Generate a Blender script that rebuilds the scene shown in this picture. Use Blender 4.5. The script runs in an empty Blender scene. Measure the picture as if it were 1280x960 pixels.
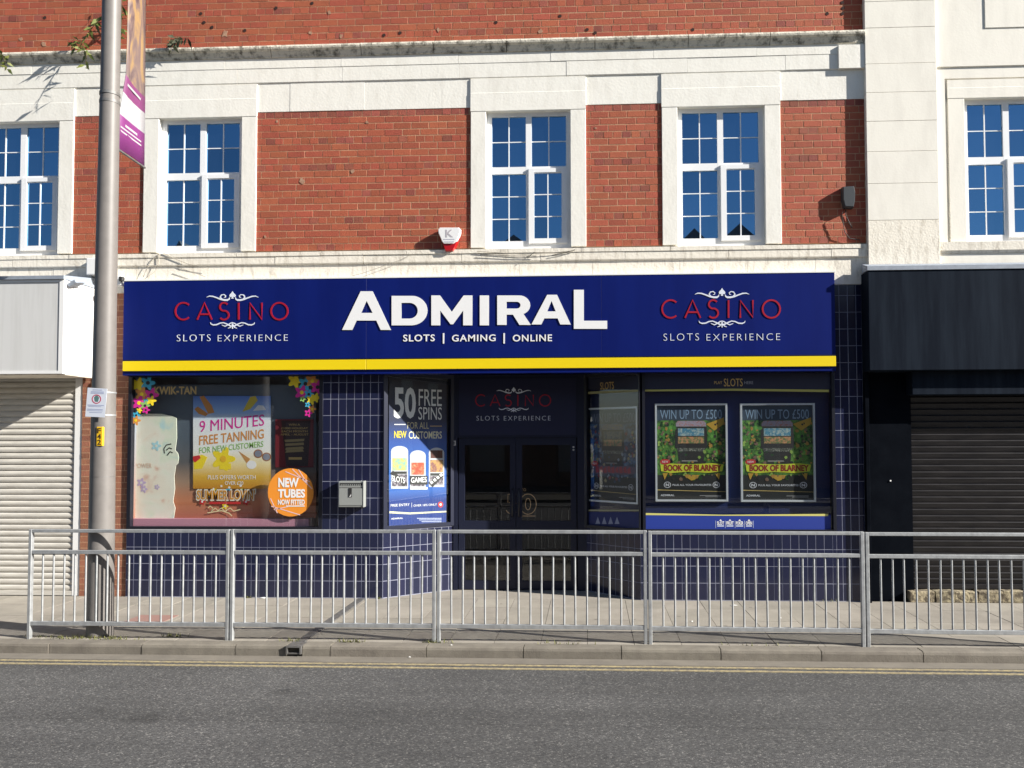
import bpy, bmesh, math, random
from mathutils import Vector, Matrix
random.seed(7)
R = math.radians
sc = bpy.context.scene
C = sc.collection

# ------------------------------------------------------------------ camera
F, CX, CY = 1000.0, 690.18, 512.61                 # focal length and principal point in 1280x960 pixels
CAM = Vector((.5931, -9.7594, 1.9592)); YAW, PIT, ROL = R(2.7203), R(1.9945), R(-.1598)
fw = Vector((-math.sin(YAW)*math.cos(PIT), math.cos(YAW)*math.cos(PIT), math.sin(PIT)))
r0 = Vector((math.cos(YAW), math.sin(YAW), 0)); u0 = r0.cross(fw)
rt = r0*math.cos(ROL) + u0*math.sin(ROL); up = -r0*math.sin(ROL) + u0*math.cos(ROL)
cd = bpy.data.cameras.new('camera'); cam = bpy.data.objects.new('camera', cd); C.objects.link(cam)
cd.sensor_width = 36; cd.lens = F/1280*36; cd.clip_end = 2000; cd.clip_start = .05
cd.shift_x = -(CX-640)/1280; cd.shift_y = (CY-480)/1280
m3 = Matrix((rt, up, -fw)).transposed(); cam.matrix_world = Matrix.Translation(CAM) @ m3.to_4x4()
sc.camera = cam
# ------------------------------------------------------------------ sky, sun, exposure
SUN_EL, SUN_SLOPE = R(27.0), .30                  # light travels towards -X and +Y (from the right, behind the camera)
ldir = Vector((-1, SUN_SLOPE, 0)).normalized()*math.cos(SUN_EL) + Vector((0, 0, -math.sin(SUN_EL)))
wd = bpy.data.worlds.new('World'); sc.world = wd; wd.use_nodes = True
nt = wd.node_tree; bg = nt.nodes['Background']
sky = nt.nodes.new('ShaderNodeTexSky'); sky.sky_type = 'NISHITA'; sky.sun_disc = False
sky.sun_elevation = SUN_EL; sky.sun_rotation = math.atan2(-ldir.x, -ldir.y); sky.air_density = 1.0; sky.dust_density = .6; sky.ozone_density = 2.0
nt.links.new(sky.outputs[0], bg.inputs[0]); bg.inputs[1].default_value = .05
sd = bpy.data.lights.new('sun', 'SUN'); sd.energy = 5.0; sd.angle = R(.5); sd.color = (1, .95, .87)
so = bpy.data.objects.new('sun', sd); C.objects.link(so); so.location = (20, -20, 20)
so.rotation_euler = ldir.to_track_quat('-Z', 'Y').to_euler()
sc.view_settings.view_transform = 'Standard'; sc.view_settings.look = 'None'
sc.view_settings.exposure = 1.15; sc.view_settings.gamma = 1; sc.view_settings.use_curve_mapping = False
sc.cycles.use_denoising = True; sc.cycles.max_bounces = 8; sc.cycles.transparent_max_bounces = 16

# ------------------------------------------------------------------ helpers
def ray(x, y): return fw + rt*((x-CX)/F) + up*((CY-y)/F)
def U(x, y, Y=0.0):                                # photo pixel -> point on the vertical plane at depth Y
    d = ray(x, y); return CAM + d*((Y-CAM.y)/d.y)
def UX(x, y, Y=0.0): return U(x, y, Y).x
def UZ(x, y, Y=0.0): return U(x, y, Y).z
def G(x, y, z=0.0):                                # photo pixel -> point on the ground at height z
    d = ray(x, y); return CAM + d*((z-CAM.z)/d.z)

MATS = {}
def mat(name, col, rough=.6, metal=0., var=None, scale=6., bump=0., bscale=60., col2=None, rnd=None, spec=.5, coat=0., stretch=None, ramp=(.35, .7), emit=0., spots=None):
    """principled material; col2 is mixed in by noise, rnd varies brightness per object or island"""
    if name in MATS: return MATS[name]
    m = bpy.data.materials.new(name); m.use_nodes = True; MATS[name] = m
    n = m.node_tree.nodes; l = m.node_tree.links; p = n['Principled BSDF']
    p.inputs['Roughness'].default_value = rough; p.inputs['Metallic'].default_value = metal
    p.inputs['Specular IOR Level'].default_value = spec; p.inputs['Coat Weight'].default_value = coat; p.inputs['Coat Roughness'].default_value = .05
    c4 = lambda c: (c[0], c[1], c[2], 1)
    p.inputs['Base Color'].default_value = c4(col)
    geo = n.new('ShaderNodeNewGeometry'); src = geo.outputs['Position']
    if stretch:
        mp = n.new('ShaderNodeMapping'); mp.inputs['Scale'].default_value = stretch; l.new(src, mp.inputs[0]); src = mp.outputs[0]
    cur = None
    if col2 is not None:
        no = n.new('ShaderNodeTexNoise'); no.inputs['Scale'].default_value = scale; no.inputs['Detail'].default_value = 6; no.inputs['Roughness'].default_value = .65
        l.new(src, no.inputs['Vector'])
        cr = n.new('ShaderNodeValToRGB'); cr.color_ramp.elements[0].position = ramp[0]; cr.color_ramp.elements[1].position = ramp[1]
        cr.color_ramp.elements[0].color = c4(col); cr.color_ramp.elements[1].color = c4(col2)
        l.new(no.outputs['Fac'], cr.inputs[0]); cur = cr.outputs[0]
    if rnd:
        kind, amt = rnd
        if kind == 'obj': rv = n.new('ShaderNodeObjectInfo').outputs['Random']
        else: rv = geo.outputs['Random Per Island']
        mr = n.new('ShaderNodeMapRange'); mr.inputs[3].default_value = 1-amt; mr.inputs[4].default_value = 1+amt; l.new(rv, mr.inputs[0])
        hs = n.new('ShaderNodeHueSaturation'); l.new(mr.outputs[0], hs.inputs['Value'])
        mr2 = n.new('ShaderNodeMapRange'); mr2.inputs[3].default_value = .5-.005; mr2.inputs[4].default_value = .5+.006
        wn = n.new('ShaderNodeTexWhiteNoise'); wn.noise_dimensions = '1D'; l.new(rv, wn.inputs['W']); l.new(wn.outputs['Value'], mr2.inputs[0]); l.new(mr2.outputs[0], hs.inputs['Hue'])
        if cur: l.new(cur, hs.inputs['Color'])
        else: hs.inputs['Color'].default_value = c4(col)
        cur = hs.outputs[0]
    if spots:
        vs = n.new('ShaderNodeTexVoronoi'); vs.inputs['Scale'].default_value = spots[0]; l.new(geo.outputs['Position'], vs.inputs['Vector'])
        wz = n.new('ShaderNodeSeparateColor'); l.new(vs.outputs['Color'], wz.inputs[0])
        ms = n.new('ShaderNodeMath'); ms.operation = 'MULTIPLY'; ms.inputs[1].default_value = spots[1]; l.new(wz.outputs[0], ms.inputs[0])
        lt_ = n.new('ShaderNodeMath'); lt_.operation = 'LESS_THAN'; l.new(vs.outputs['Distance'], lt_.inputs[0]); l.new(ms.outputs[0], lt_.inputs[1])
        mxs = n.new('ShaderNodeMix'); mxs.data_type = 'RGBA'; mxs.inputs['B'].default_value = c4(spots[2]); l.new(lt_.outputs[0], mxs.inputs['Factor'])
        if cur: l.new(cur, mxs.inputs['A'])
        else: mxs.inputs['A'].default_value = c4(col)
        cur = mxs.outputs['Result']
    if cur: l.new(cur, p.inputs['Base Color'])
    if bump:
        nb = n.new('ShaderNodeTexNoise'); nb.inputs['Scale'].default_value = bscale; nb.inputs['Detail'].default_value = 5; l.new(geo.outputs['Position'], nb.inputs['Vector'])
        b = n.new('ShaderNodeBump'); b.inputs['Strength'].default_value = bump; b.inputs['Distance'].default_value = .01
        l.new(nb.outputs['Fac'], b.inputs['Height']); l.new(b.outputs[0], p.inputs['Normal'])
    if emit:
        p.inputs['Emission Color'].default_value = c4(col); p.inputs['Emission Strength'].default_value = emit
    return m
def plain(r, g, b, rough=.55):
    return mat('print_%02d_%02d_%02d_%d' % (r*99, g*99, b*99, rough*100), (r, g, b), rough)

def bmbox(bm, x0, x1, y0, y1, z0, z1):
    v = [bm.verts.new((x, y, z)) for z in (z0, z1) for y in (y0, y1) for x in (x0, x1)]
    for f in ((0,2,3,1), (4,5,7,6), (0,1,5,4), (2,6,7,3), (0,4,6,2), (1,3,7,5)): bm.faces.new([v[i] for i in f])
    return v
def tomesh(bm, name='m', bevel=0., seg=1):
    if bevel:
        bmesh.ops.bevel(bm, geom=bm.edges[:], offset=bevel, segments=seg, affect='EDGES', profile=.6)
    bmesh.ops.recalc_face_normals(bm, faces=bm.faces[:])
    me = bpy.data.meshes.new(name); bm.to_mesh(me); bm.free(); return me
def box(x0, x1, y0, y1, z0, z1, bevel=0., seg=1):
    bm = bmesh.new(); bmbox(bm, min(x0,x1), max(x0,x1), min(y0,y1), max(y0,y1), min(z0,z1), max(z0,z1)); return tomesh(bm, bevel=bevel, seg=seg)
def boxes(lst):
    bm = bmesh.new()
    for b in lst: bmbox(bm, *b)
    return tomesh(bm)
def extrude_x(prof, x0, x1):                      # closed (y,z) profile swept along x
    bm = bmesh.new()
    a = [bm.verts.new((x0, y, z)) for y, z in prof]; b = [bm.verts.new((x1, y, z)) for y, z in prof]
    k = len(prof)
    for i in range(k): bm.faces.new((a[i], a[(i+1) % k], b[(i+1) % k], b[i]))
    bm.faces.new(a[::-1]); bm.faces.new(b); return tomesh(bm)
def tube(pts, r, seg=8, closed_ends=True):
    bm = bmesh.new(); rings = []
    pts = [Vector(p) for p in pts]; rr = r if isinstance(r, (list, tuple)) else [r]*len(pts)
    for i, p in enumerate(pts):
        t = (pts[min(i+1, len(pts)-1)] - pts[max(i-1, 0)]).normalized()
        a = t.cross(Vector((0, 0, 1)) if abs(t.z) < .9 else Vector((1, 0, 0))).normalized(); b = t.cross(a)
        rings.append([bm.verts.new(p + (a*math.cos(q*2*math.pi/seg) + b*math.sin(q*2*math.pi/seg))*rr[i]) for q in range(seg)])
    for i in range(len(rings)-1):
        for q in range(seg): bm.faces.new((rings[i][q], rings[i][(q+1) % seg], rings[i+1][(q+1) % seg], rings[i+1][q])).smooth = True
    if closed_ends:
        for f_ in (bm.faces.new(rings[0][::-1]), bm.faces.new(rings[-1])):
            for e_ in f_.edges: e_.smooth = False
    return tomesh(bm)
def flat(outl, depth=.002, w0=0.):                # outlines in (u,v); a solid slab in the plane x=u z=v, front towards -y at -(w0+depth)
    cu = bpy.data.curves.new('c', 'CURVE'); cu.dimensions = '2D'; cu.fill_mode = 'BOTH'; cu.extrude = depth/2
    for o in outl:
        s = cu.splines.new('POLY'); s.points.add(len(o)-1); s.use_cyclic_u = True
        for i, p in enumerate(o): s.points[i].co = (p[0], p[1], 0, 1)
    return curve_mesh(cu, depth, w0)
def curve_mesh(cu, depth, w0, fit=None):
    ob = bpy.data.objects.new('c', cu)
    me = bpy.data.meshes.new_from_object(ob)
    bpy.data.objects.remove(ob); bpy.data.curves.remove(cu)
    if fit and len(me.vertices):
        x0, x1, z0, z1 = fit
        xs = [v.co.x for v in me.vertices]; ys = [v.co.y for v in me.vertices]; a, b, c, d = min(xs), max(xs), min(ys), max(ys)
        for v in me.vertices:
            v.co.x = x0 + (v.co.x-a)/max(b-a, 1e-6)*(x1-x0); v.co.y = z0 + (v.co.y-c)/max(d-c, 1e-6)*(z1-z0)
    for v in me.vertices: x, y, z = v.co; v.co = (x, -(w0 + depth/2 + z), y)
    bm = bmesh.new(); bm.from_mesh(me); bmesh.ops.remove_doubles(bm, verts=bm.verts[:], dist=1e-6); bmesh.ops.recalc_face_normals(bm, faces=bm.faces[:]); bm.to_mesh(me); bm.free()
    return me
def text(s, fit, depth=.002, w0=0., bold=0., space=1., shear=0.):
    cu = bpy.data.curves.new('t', 'FONT'); cu.body = s; cu.offset = bold; cu.space_character = space; cu.extrude = depth/2; cu.shear = shear; cu.resolution_u = 3
    return curve_mesh(cu, depth, w0, fit)
def arc(cx, cy, rx, ry, a0, a1, n=14): return [(cx + rx*math.cos(R(a0+(a1-a0)*i/n)), cy + ry*math.sin(R(a0+(a1-a0)*i/n))) for i in range(n+1)]
def ribbon(strokes, w, depth=.004, w0=0.):         # strokes: list of (points, widths or None)
    bm = bmesh.new()
    for k, st in enumerate(strokes):
        pts, ws = st if isinstance(st, tuple) else (st, None)
        n = len(pts); L = []; dd = depth + k*.0004
        closed = (Vector(pts[0])-Vector(pts[-1])).length < 1e-6
        for i, p in enumerate(pts):
            a = Vector(pts[i-1] if i else (pts[-2] if closed else p)); b = Vector(pts[i+1] if i < n-1 else (pts[1] if closed else p)); t = (b-a).normalized(); q = Vector((-t.y, t.x))*((ws[i] if ws else w)/2)
            c = Vector(p); L.append([bm.verts.new((c.x+s*q.x, -(w0+d), c.y+s*q.y)) for s, d in ((1, 0), (1, dd), (-1, dd), (-1, 0))])
        for i in range(n-1):
            for j in range(4): bm.faces.new((L[i][j], L[i][(j+1) % 4], L[i+1][(j+1) % 4], L[i+1][j]))
        if not closed: bm.faces.new(L[0][::-1]); bm.faces.new(L[-1])
    return tomesh(bm)
def thing(name, label, cat, loc=(0, 0, 0), rz=0., group=None, kind=None):
    o = bpy.data.objects.new(name, None); C.objects.link(o); o.location = loc; o.rotation_euler = (0, 0, rz); o.empty_display_size = .1
    tag(o, label, cat, group, kind); return o
def tag(o, label=None, cat=None, group=None, kind=None):
    for k, v in (('label', label), ('category', cat), ('group', group), ('kind', kind)):
        if v: o[k] = v
    return o
def obj(name, me, m, parent=None, local=False, loc=None):
    """world-coordinate mesh under its parent (local=True: already in the parent's own coordinates)"""
    o = bpy.data.objects.new(name, me); C.objects.link(o)
    if m is not None:
        if len(me.materials) == 0: me.materials.append(m)
        elif me.materials[0] != m: me.materials[0] = m
    if loc is not None: o.location = loc
    if parent is not None:
        o.parent = parent
        if not local:
            q = parent; chain = []
            while q is not None: chain.append(q); q = q.parent
            M = Matrix.Identity(4)
            for q in reversed(chain): M = M @ q.matrix_parent_inverse @ Matrix.LocRotScale(q.location, q.rotation_euler, q.scale)
            o.matrix_parent_inverse = M.inverted()
    return o

def zramp(name, stops, rough=.5):                   # colours run down the surface: flat prints and the bay's painted haze
    m = bpy.data.materials.new(name); m.use_nodes = True; n = m.node_tree.nodes; l = m.node_tree.links; p = n['Principled BSDF']; p.inputs['Roughness'].default_value = rough
    g = n.new('ShaderNodeNewGeometry'); s = n.new('ShaderNodeSeparateXYZ'); l.new(g.outputs['Position'], s.inputs[0])
    stops = sorted(stops); z0, z1 = stops[0][0], stops[-1][0]
    mr = n.new('ShaderNodeMapRange'); mr.inputs[1].default_value = z0; mr.inputs[2].default_value = z1; l.new(s.outputs['Z'], mr.inputs[0])
    c = n.new('ShaderNodeValToRGB'); e = c.color_ramp.elements
    e[0].color = (*stops[0][1], 1); e[1].color = (*stops[-1][1], 1)
    for z, col in stops[1:-1]: e.new((z-z0)/(z1-z0)).color = (*col, 1)
    l.new(mr.outputs[0], c.inputs[0]); l.new(c.outputs[0], p.inputs['Base Color']); return m
# ------------------------------------------------------------------ materials
WHITE = mat('white_masonry_paint', (.82, .80, .735), .7, col2=(.70, .675, .61), scale=5, bump=.18, bscale=35, ramp=(.46, .8), stretch=(1.6, 1, .55))
SILLW = mat('weathered_masonry_paint', (.80, .75, .65), .75, col2=(.50, .45, .37), scale=8, bump=.35, bscale=40, ramp=(.5, .75), stretch=(2.2, 1, .6))
CORN = mat('lichen_stained_coping', (.66, .62, .52), .85, col2=(.14, .13, .10), scale=11, bump=.6, bscale=50, ramp=(.47, .66))
RWHITE = mat('cream_render_paint', (.80, .77, .69), .7, col2=(.70, .67, .60), scale=2.6, stretch=(1.8, 1, .5), bump=.10, bscale=40, ramp=(.45, .75))
BRICK = mat('red_brick', (.375, .088, .044), .8, col2=(.315, .074, .038), scale=12, rnd=('obj', .14), bump=.5, bscale=90)
BRICKM = mat('red_brick_mass', (.375, .088, .044), .8, col2=(.315, .074, .038), scale=12, rnd=('isl', .14), bump=.5, bscale=90)
PURP = mat('purple_brick_mass', (.31, .08, .05), .8, col2=(.23, .06, .042), scale=16, rnd=('isl', .25), bump=.5, bscale=90)
BROWNB = mat('brown_brick_mass', (.31, .125, .070), .85, col2=(.24, .095, .058), scale=14, rnd=('isl', .2), bump=.5, bscale=90)
MORTAR = mat('mortar', (.52, .31, .19), .95, col2=(.36, .19, .11), scale=20, bump=.5, bscale=120)
TILE = mat('navy_glazed_tile', (.013, .016, .043), .12, rnd=('obj', .12), bump=.05, bscale=9)
TILEM = mat('navy_glazed_tile_mass', (.013, .016, .043), .12, rnd=('isl', .12), bump=.05, bscale=9)
GROUT = mat('pale_grout', (.27, .28, .36), .85, col2=(.17, .18, .25), scale=12)
SIGNB = mat('blue_sign_panel', (.003, .009, .105), .4, spec=.15, col2=(.004, .012, .130), scale=1.5, stretch=(2, 1, .3))
YEL = mat('yellow_sign_stripe', (.80, .60, .004), .4)
UPVC = mat('white_upvc', (.82, .83, .84), .35)
def pane_mat():
    m = bpy.data.materials.new('blue_reflecting_pane'); m.use_nodes = True; n = m.node_tree.nodes; l = m.node_tree.links; n.clear()
    o = n.new('ShaderNodeOutputMaterial'); mx = n.new('ShaderNodeMixShader'); d = n.new('ShaderNodeBsdfDiffuse'); g = n.new('ShaderNodeBsdfGlossy'); lw = n.new('ShaderNodeFresnel')
    lw.inputs[0].default_value = 4.2; d.inputs[0].default_value = (.004, .007, .014, 1); g.inputs['Roughness'].default_value = .01; g.inputs[0].default_value = (.27, .60, 1, 1)
    oi = n.new('ShaderNodeObjectInfo'); mr = n.new('ShaderNodeMapRange'); mr.inputs[3].default_value = 1.05; mr.inputs[4].default_value = 1.4; l.new(oi.outputs['Random'], mr.inputs[0])
    mm = n.new('ShaderNodeMath'); mm.operation = 'MULTIPLY'; l.new(lw.outputs[0], mm.inputs[0]); l.new(mr.outputs[0], mm.inputs[1])
    l.new(mm.outputs[0], mx.inputs[0]); l.new(d.outputs[0], mx.inputs[1]); l.new(g.outputs[0], mx.inputs[2]); l.new(mx.outputs[0], o.inputs[0]); return m
PANE = pane_mat()
def glass_mat():
    m = bpy.data.materials.new('clear_shop_glass'); m.use_nodes = True; n = m.node_tree.nodes; l = m.node_tree.links; n.clear()
    o = n.new('ShaderNodeOutputMaterial'); mx = n.new('ShaderNodeMixShader'); t = n.new('ShaderNodeBsdfTransparent'); g = n.new('ShaderNodeBsdfGlossy'); lw = n.new('ShaderNodeLayerWeight'); lw.inputs[0].default_value = .5
    pw = n.new('ShaderNodeMath'); pw.operation = 'POWER'; pw.inputs[1].default_value = 5; l.new(lw.outputs['Facing'], pw.inputs[0])
    fr = n.new('ShaderNodeMath'); fr.operation = 'MULTIPLY_ADD'; fr.inputs[1].default_value = .6; fr.inputs[2].default_value = .05; l.new(pw.outputs[0], fr.inputs[0]); t.inputs[0].default_value = (.965, .975, .975, 1); g.inputs['Roughness'].default_value = .005
    l.new(fr.outputs[0], mx.inputs[0]); l.new(t.outputs[0], mx.inputs[1]); l.new(g.outputs[0], mx.inputs[2]); l.new(mx.outputs[0], o.inputs[0]); return m
GLASS = glass_mat()
NAVYF = mat('navy_shopfront_frame', (.014, .017, .036), .4, spec=.3)
BLACKF = mat('black_window_frame', (.010, .011, .018), .35)
DARK = mat('dark_interior', (.008, .008, .010), .9)
GALV = mat('galvanised_steel', (.43, .445, .455), .55, metal=.5, col2=(.29, .30, .31), scale=13, ramp=(.4, .72), bump=.05, bscale=80)
CONC = mat('concrete_paving', (.30, .275, .235), .9, col2=(.225, .205, .175), scale=2.2, rnd=('obj', .09), spots=(4.5, .11, (.17, .155, .135)), bump=.25, bscale=120)
CONCM = mat('paving_bedding', (.06, .055, .045), .95)
KERBM = mat('concrete_kerb', (.20, .18, .148), .9, col2=(.135, .12, .10), scale=6, rnd=('obj', .06), bump=.4, bscale=90)
CHANM = mat('gutter_concrete', (.19, .17, .14), .9, col2=(.14, .125, .105), scale=5, bump=.3, bscale=100)
STEELG = mat('weathered_steel', (.20, .20, .20), .6, metal=.5, col2=(.12, .11, .10), scale=20)
POSTM = mat('painted_grey_column', (.165, .153, .145), .5, col2=(.14, .13, .123), scale=8)
SHUTL = mat('cream_shutter_slat', (.60, .575, .52), .5, col2=(.46, .435, .39), scale=5, stretch=(1, 1, 6), bump=.04)
SHUTR = mat('black_shutter_slat', (.011, .0105, .0125), .4, spec=.3, col2=(.026, .024, .025), scale=6, stretch=(.6, 1, 4), bump=.04)
DFASC = mat('charcoal_fascia', (.007, .0105, .018), .75, spec=.04, col2=(.019, .027, .040), scale=2.2, stretch=(2.5, 1, .18), ramp=(.4, .8))
DPIER = mat('black_painted_render', (.0026, .0036, .0062), .8, spec=.02, col2=(.005, .0065, .010), scale=4, bump=.1, bscale=30)
WHITEP = mat('white_powder_coat', (.80, .80, .79), .4)
GREYP = mat('grey_acrylic_panel', (.62, .62, .61), .35, col2=(.47, .465, .45), scale=1.6, stretch=(4, 1, .25), ramp=(.45, .85))
LEAD = mat('grey_lead_flashing', (.30, .34, .40), .6, col2=(.22, .25, .30), scale=12)
LEAF = mat('weed_leaf', (.085, .13, .022), .6, col2=(.16, .15, .03), scale=9)
STEM = mat('weed_stem', (.10, .07, .03), .8)
CABLE = mat('black_cable', (.02, .02, .02), .6)
CABLEW = mat('old_white_cable', (.35, .32, .27), .6)
WP = plain(.78, .78, .78); WPD = plain(.80, .80, .80, .4)

# asphalt with pale chippings
def asphalt():
    m = bpy.data.materials.new('asphalt'); m.use_nodes = True; n = m.node_tree.nodes; l = m.node_tree.links; p = n['Principled BSDF']; p.inputs['Roughness'].default_value = .85; p.inputs['Specular IOR Level'].default_value = .3
    g = n.new('ShaderNodeNewGeometry')
    def noise(sc_, det, vec=None, st=None):
        q = n.new('ShaderNodeTexNoise'); q.inputs['Scale'].default_value = sc_; q.inputs['Detail'].default_value = det; src = g.outputs['Position']
        if st: mp = n.new('ShaderNodeMapping'); mp.inputs['Scale'].default_value = st; l.new(src, mp.inputs[0]); src = mp.outputs[0]
        l.new(src, q.inputs['Vector']); return q.outputs['Fac']
    def rng(f, a, b, c, d): q = n.new('ShaderNodeMapRange'); [setattr(q.inputs[k+1], 'default_value', v) for k, v in enumerate((a, b, c, d))]; l.new(f, q.inputs[0]); return q.outputs[0]
    def mul(a, b): q = n.new('ShaderNodeMath'); q.operation = 'MULTIPLY'; l.new(a, q.inputs[0]); l.new(b, q.inputs[1]); return q.outputs[0]
    vo = n.new('ShaderNodeTexVoronoi'); vo.inputs['Scale'].default_value = 96; l.new(g.outputs['Position'], vo.inputs['Vector'])
    sp = n.new('ShaderNodeSeparateColor'); l.new(vo.outputs['Color'], sp.inputs[0])
    c = n.new('ShaderNodeValToRGB'); e = c.color_ramp.elements; e[0].position = .1; e[0].color = (.050, .050, .051, 1); e[1].position = .9; e[1].color = (.102, .101, .100, 1); e.new(.99).color = (.20, .195, .185, 1)
    l.new(sp.outputs[0], c.inputs[0])
    f = mul(rng(noise(.55, 6), .3, .7, .84, 1.14), rng(noise(1.3, 5, None, (.10, 1.5, 1)), .35, .65, .86, 1.12))
    f = mul(f, rng(noise(30, 3), .3, .7, .90, 1.10)); f = mul(f, rng(noise(1.7, 3), .66, .74, 1, .72))
    sx_ = n.new('ShaderNodeSeparateXYZ'); l.new(g.outputs['Position'], sx_.inputs[0])     # sealed lane joint, a thin dark wavy line
    wob = n.new('ShaderNodeMath'); wob.operation = 'MULTIPLY_ADD'; wob.inputs[1].default_value = .05; l.new(noise(2.5, 4), wob.inputs[0]); l.new(sx_.outputs['Y'], wob.inputs[2])
    cmp_ = n.new('ShaderNodeMath'); cmp_.operation = 'COMPARE'; cmp_.inputs[1].default_value = -3.93; cmp_.inputs[2].default_value = .006; l.new(wob.outputs[0], cmp_.inputs[0])
    f = mul(f, rng(cmp_.outputs[0], 0, 1, 1, .72))
    mu = n.new('ShaderNodeVectorMath'); mu.operation = 'SCALE'; l.new(c.outputs[0], mu.inputs[0]); l.new(f, mu.inputs['Scale']); l.new(mu.outputs[0], p.inputs['Base Color'])
    b = n.new('ShaderNodeBump'); b.inputs['Strength'].default_value = .5; b.inputs['Distance'].default_value = .004; l.new(vo.outputs['Distance'], b.inputs['Height']); b.invert = True; l.new(b.outputs[0], p.inputs['Normal'])
    return m
ASPH = asphalt()
def worn_yellow():
    m = bpy.data.materials.new('worn_yellow_road_paint'); m.use_nodes = True; n = m.node_tree.nodes; l = m.node_tree.links; p = n['Principled BSDF']; p.inputs['Roughness'].default_value = .8
    g = n.new('ShaderNodeNewGeometry'); no = n.new('ShaderNodeTexNoise'); no.inputs['Scale'].default_value = 22; no.inputs['Detail'].default_value = 8; no.inputs['Roughness'].default_value = .75; l.new(g.outputs['Position'], no.inputs['Vector'])
    c = n.new('ShaderNodeValToRGB'); e = c.color_ramp.elements; e[0].position = .42; e[0].color = (.20, .17, .12, 1); e[1].position = .62; e[1].color = (.40, .33, .17, 1); l.new(no.outputs['Fac'], c.inputs[0]); l.new(c.outputs[0], p.inputs['Base Color']); return m
YLINE = worn_yellow()

# ------------------------------------------------------------------ ground, road, kerb, pavement
RZ = -.10; KY0, KY1 = -2.235, -2.085
def struct(name, me, m, label=None, cat=None): return tag(obj(name, me, m), label, cat, kind='structure')
struct('ground', box(-400, 400, -400, 400, -.6, -.14), mat('earth', (.12, .11, .09), .95), 'bare ground sheet reaching to the horizon', 'ground')
struct('road', box(-60, 60, -14.5, -2.42, -.139, RZ), ASPH, 'grey asphalt road in the foreground', 'road')
struct('gutter_channel', box(-60, 60, -2.4195, KY0-.003, -.139, RZ+.003), CHANM, 'pale concrete gutter strip between kerb and yellow lines', 'gutter')
struct('road_marking', box(-60, 60, -2.490, -2.445, RZ-.001, RZ+.004), YLINE, 'worn yellow line nearer the kerb of the double yellow pair', 'road marking')
struct('road_marking', box(-60, 60, -2.595, -2.55, RZ-.001, RZ+.0045), YLINE, 'worn yellow line farther from the kerb of the double yellow pair', 'road marking')
kerb = struct('kerb', box(-60, 60, KY0+.012, KY1-.004, -.139, -.012), CONCM, 'row of concrete kerb stones along the road edge', 'kerb')
DRX = -2.215
xk = -11.935
while xk < 12:
    x1 = xk + .915
    segs = [(xk, x1)]
    if xk < DRX < x1: segs = [(xk, DRX-.075), (DRX+.075, x1)]
    for a, b in segs:
        bm = bmesh.new(); zt = random.uniform(-.002, .003); yo = random.uniform(-.004, .004)
        prof = [(KY0-.002+yo, -.138), (KY0+yo, -.03), (KY0+.008+yo, -.009), (KY0+.028+yo, zt), (KY1, zt), (KY1, -.138)]
        obj('kerb_stone', extrude_x(prof, a+.004, b-.004), KERBM, kerb)
    xk = x1
pav = struct('pavement', boxes([(-60, 60, KY1, 0.9, -.138, -.012)]), CONCM, 'paved footway between the guard rail and the shopfronts', 'pavement')
SW, SX0 = .4465, -.336
slab = {}
rows = [(-2.08, -1.66), (-1.66, -1.06), (-1.06, -.46), (-.46, .02)]
for i in range(-26, 28):
    for j, (ya, yb) in enumerate(rows):
        x0 = SX0 + SW*i; x1 = x0+SW
        if ya < -2 and False: continue
        key = j
        if key not in slab:
            bm = bmesh.new(); bmbox(bm, .0025, SW-.0025, .0025, yb-ya-.0025, -.012, 0); slab[key] = tomesh(bm)
        dz = random.uniform(-.002, .0015)
        if x0 < DRX+.05 and x1 > DRX-.05:
            bm = bmesh.new()
            if DRX-.052-x0 > .02: bmbox(bm, .0025, DRX-.052-x0, .0025, yb-ya-.0025, -.012, 0)
            if x1-(DRX+.052) > .02: bmbox(bm, DRX+.052-x0, SW-.0025, .0025, yb-ya-.0025, -.012, 0)
            me = tomesh(bm)
        else: me = slab[key]
        if len(me.vertices): obj('paving_slab', me, CONC, pav, loc=(x0, ya, dz))
obj('paving_slab', box(-2.0, 1.25, .022, .86, -.012, .001), CONC, pav)                  # floor of the entrance recess
bm = bmesh.new(); bmbox(bm, DRX-.045, DRX+.045, -2.08, .0, -.02, .003); dch = obj('drain_channel', tomesh(bm, bevel=.002), STEELG)
tag(dch, 'narrow metal drain cover crossing the pavement to the kerb', 'drain')
obj('access_cover', box(*sorted((G(168,772).x, G(217,772).x)), G(190,778).y, G(190,769).y, -.02, .003), mat('red_plastic_cover', (.30, .17, .145), .7, col2=(.25, .16, .14), scale=10), pav)
dr = thing('drain_outlet', 'small metal drain outlet box set into the kerb', 'drain', (DRX, -2.2, RZ))
obj('frame', boxes([(DRX-.072, DRX-.058, -2.262, -2.085, -.075, .001), (DRX+.058, DRX+.072, -2.262, -2.085, -.075, .001), (DRX-.058, DRX+.058, -2.262, -2.085, -.013, .002), (DRX-.058, DRX+.058, -2.255, -2.245, -.075, -.062)]), STEELG, dr)
obj('back_plate', box(DRX-.057, DRX+.057, -2.10, -2.09, -.1, -.014), DARK, dr)

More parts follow.
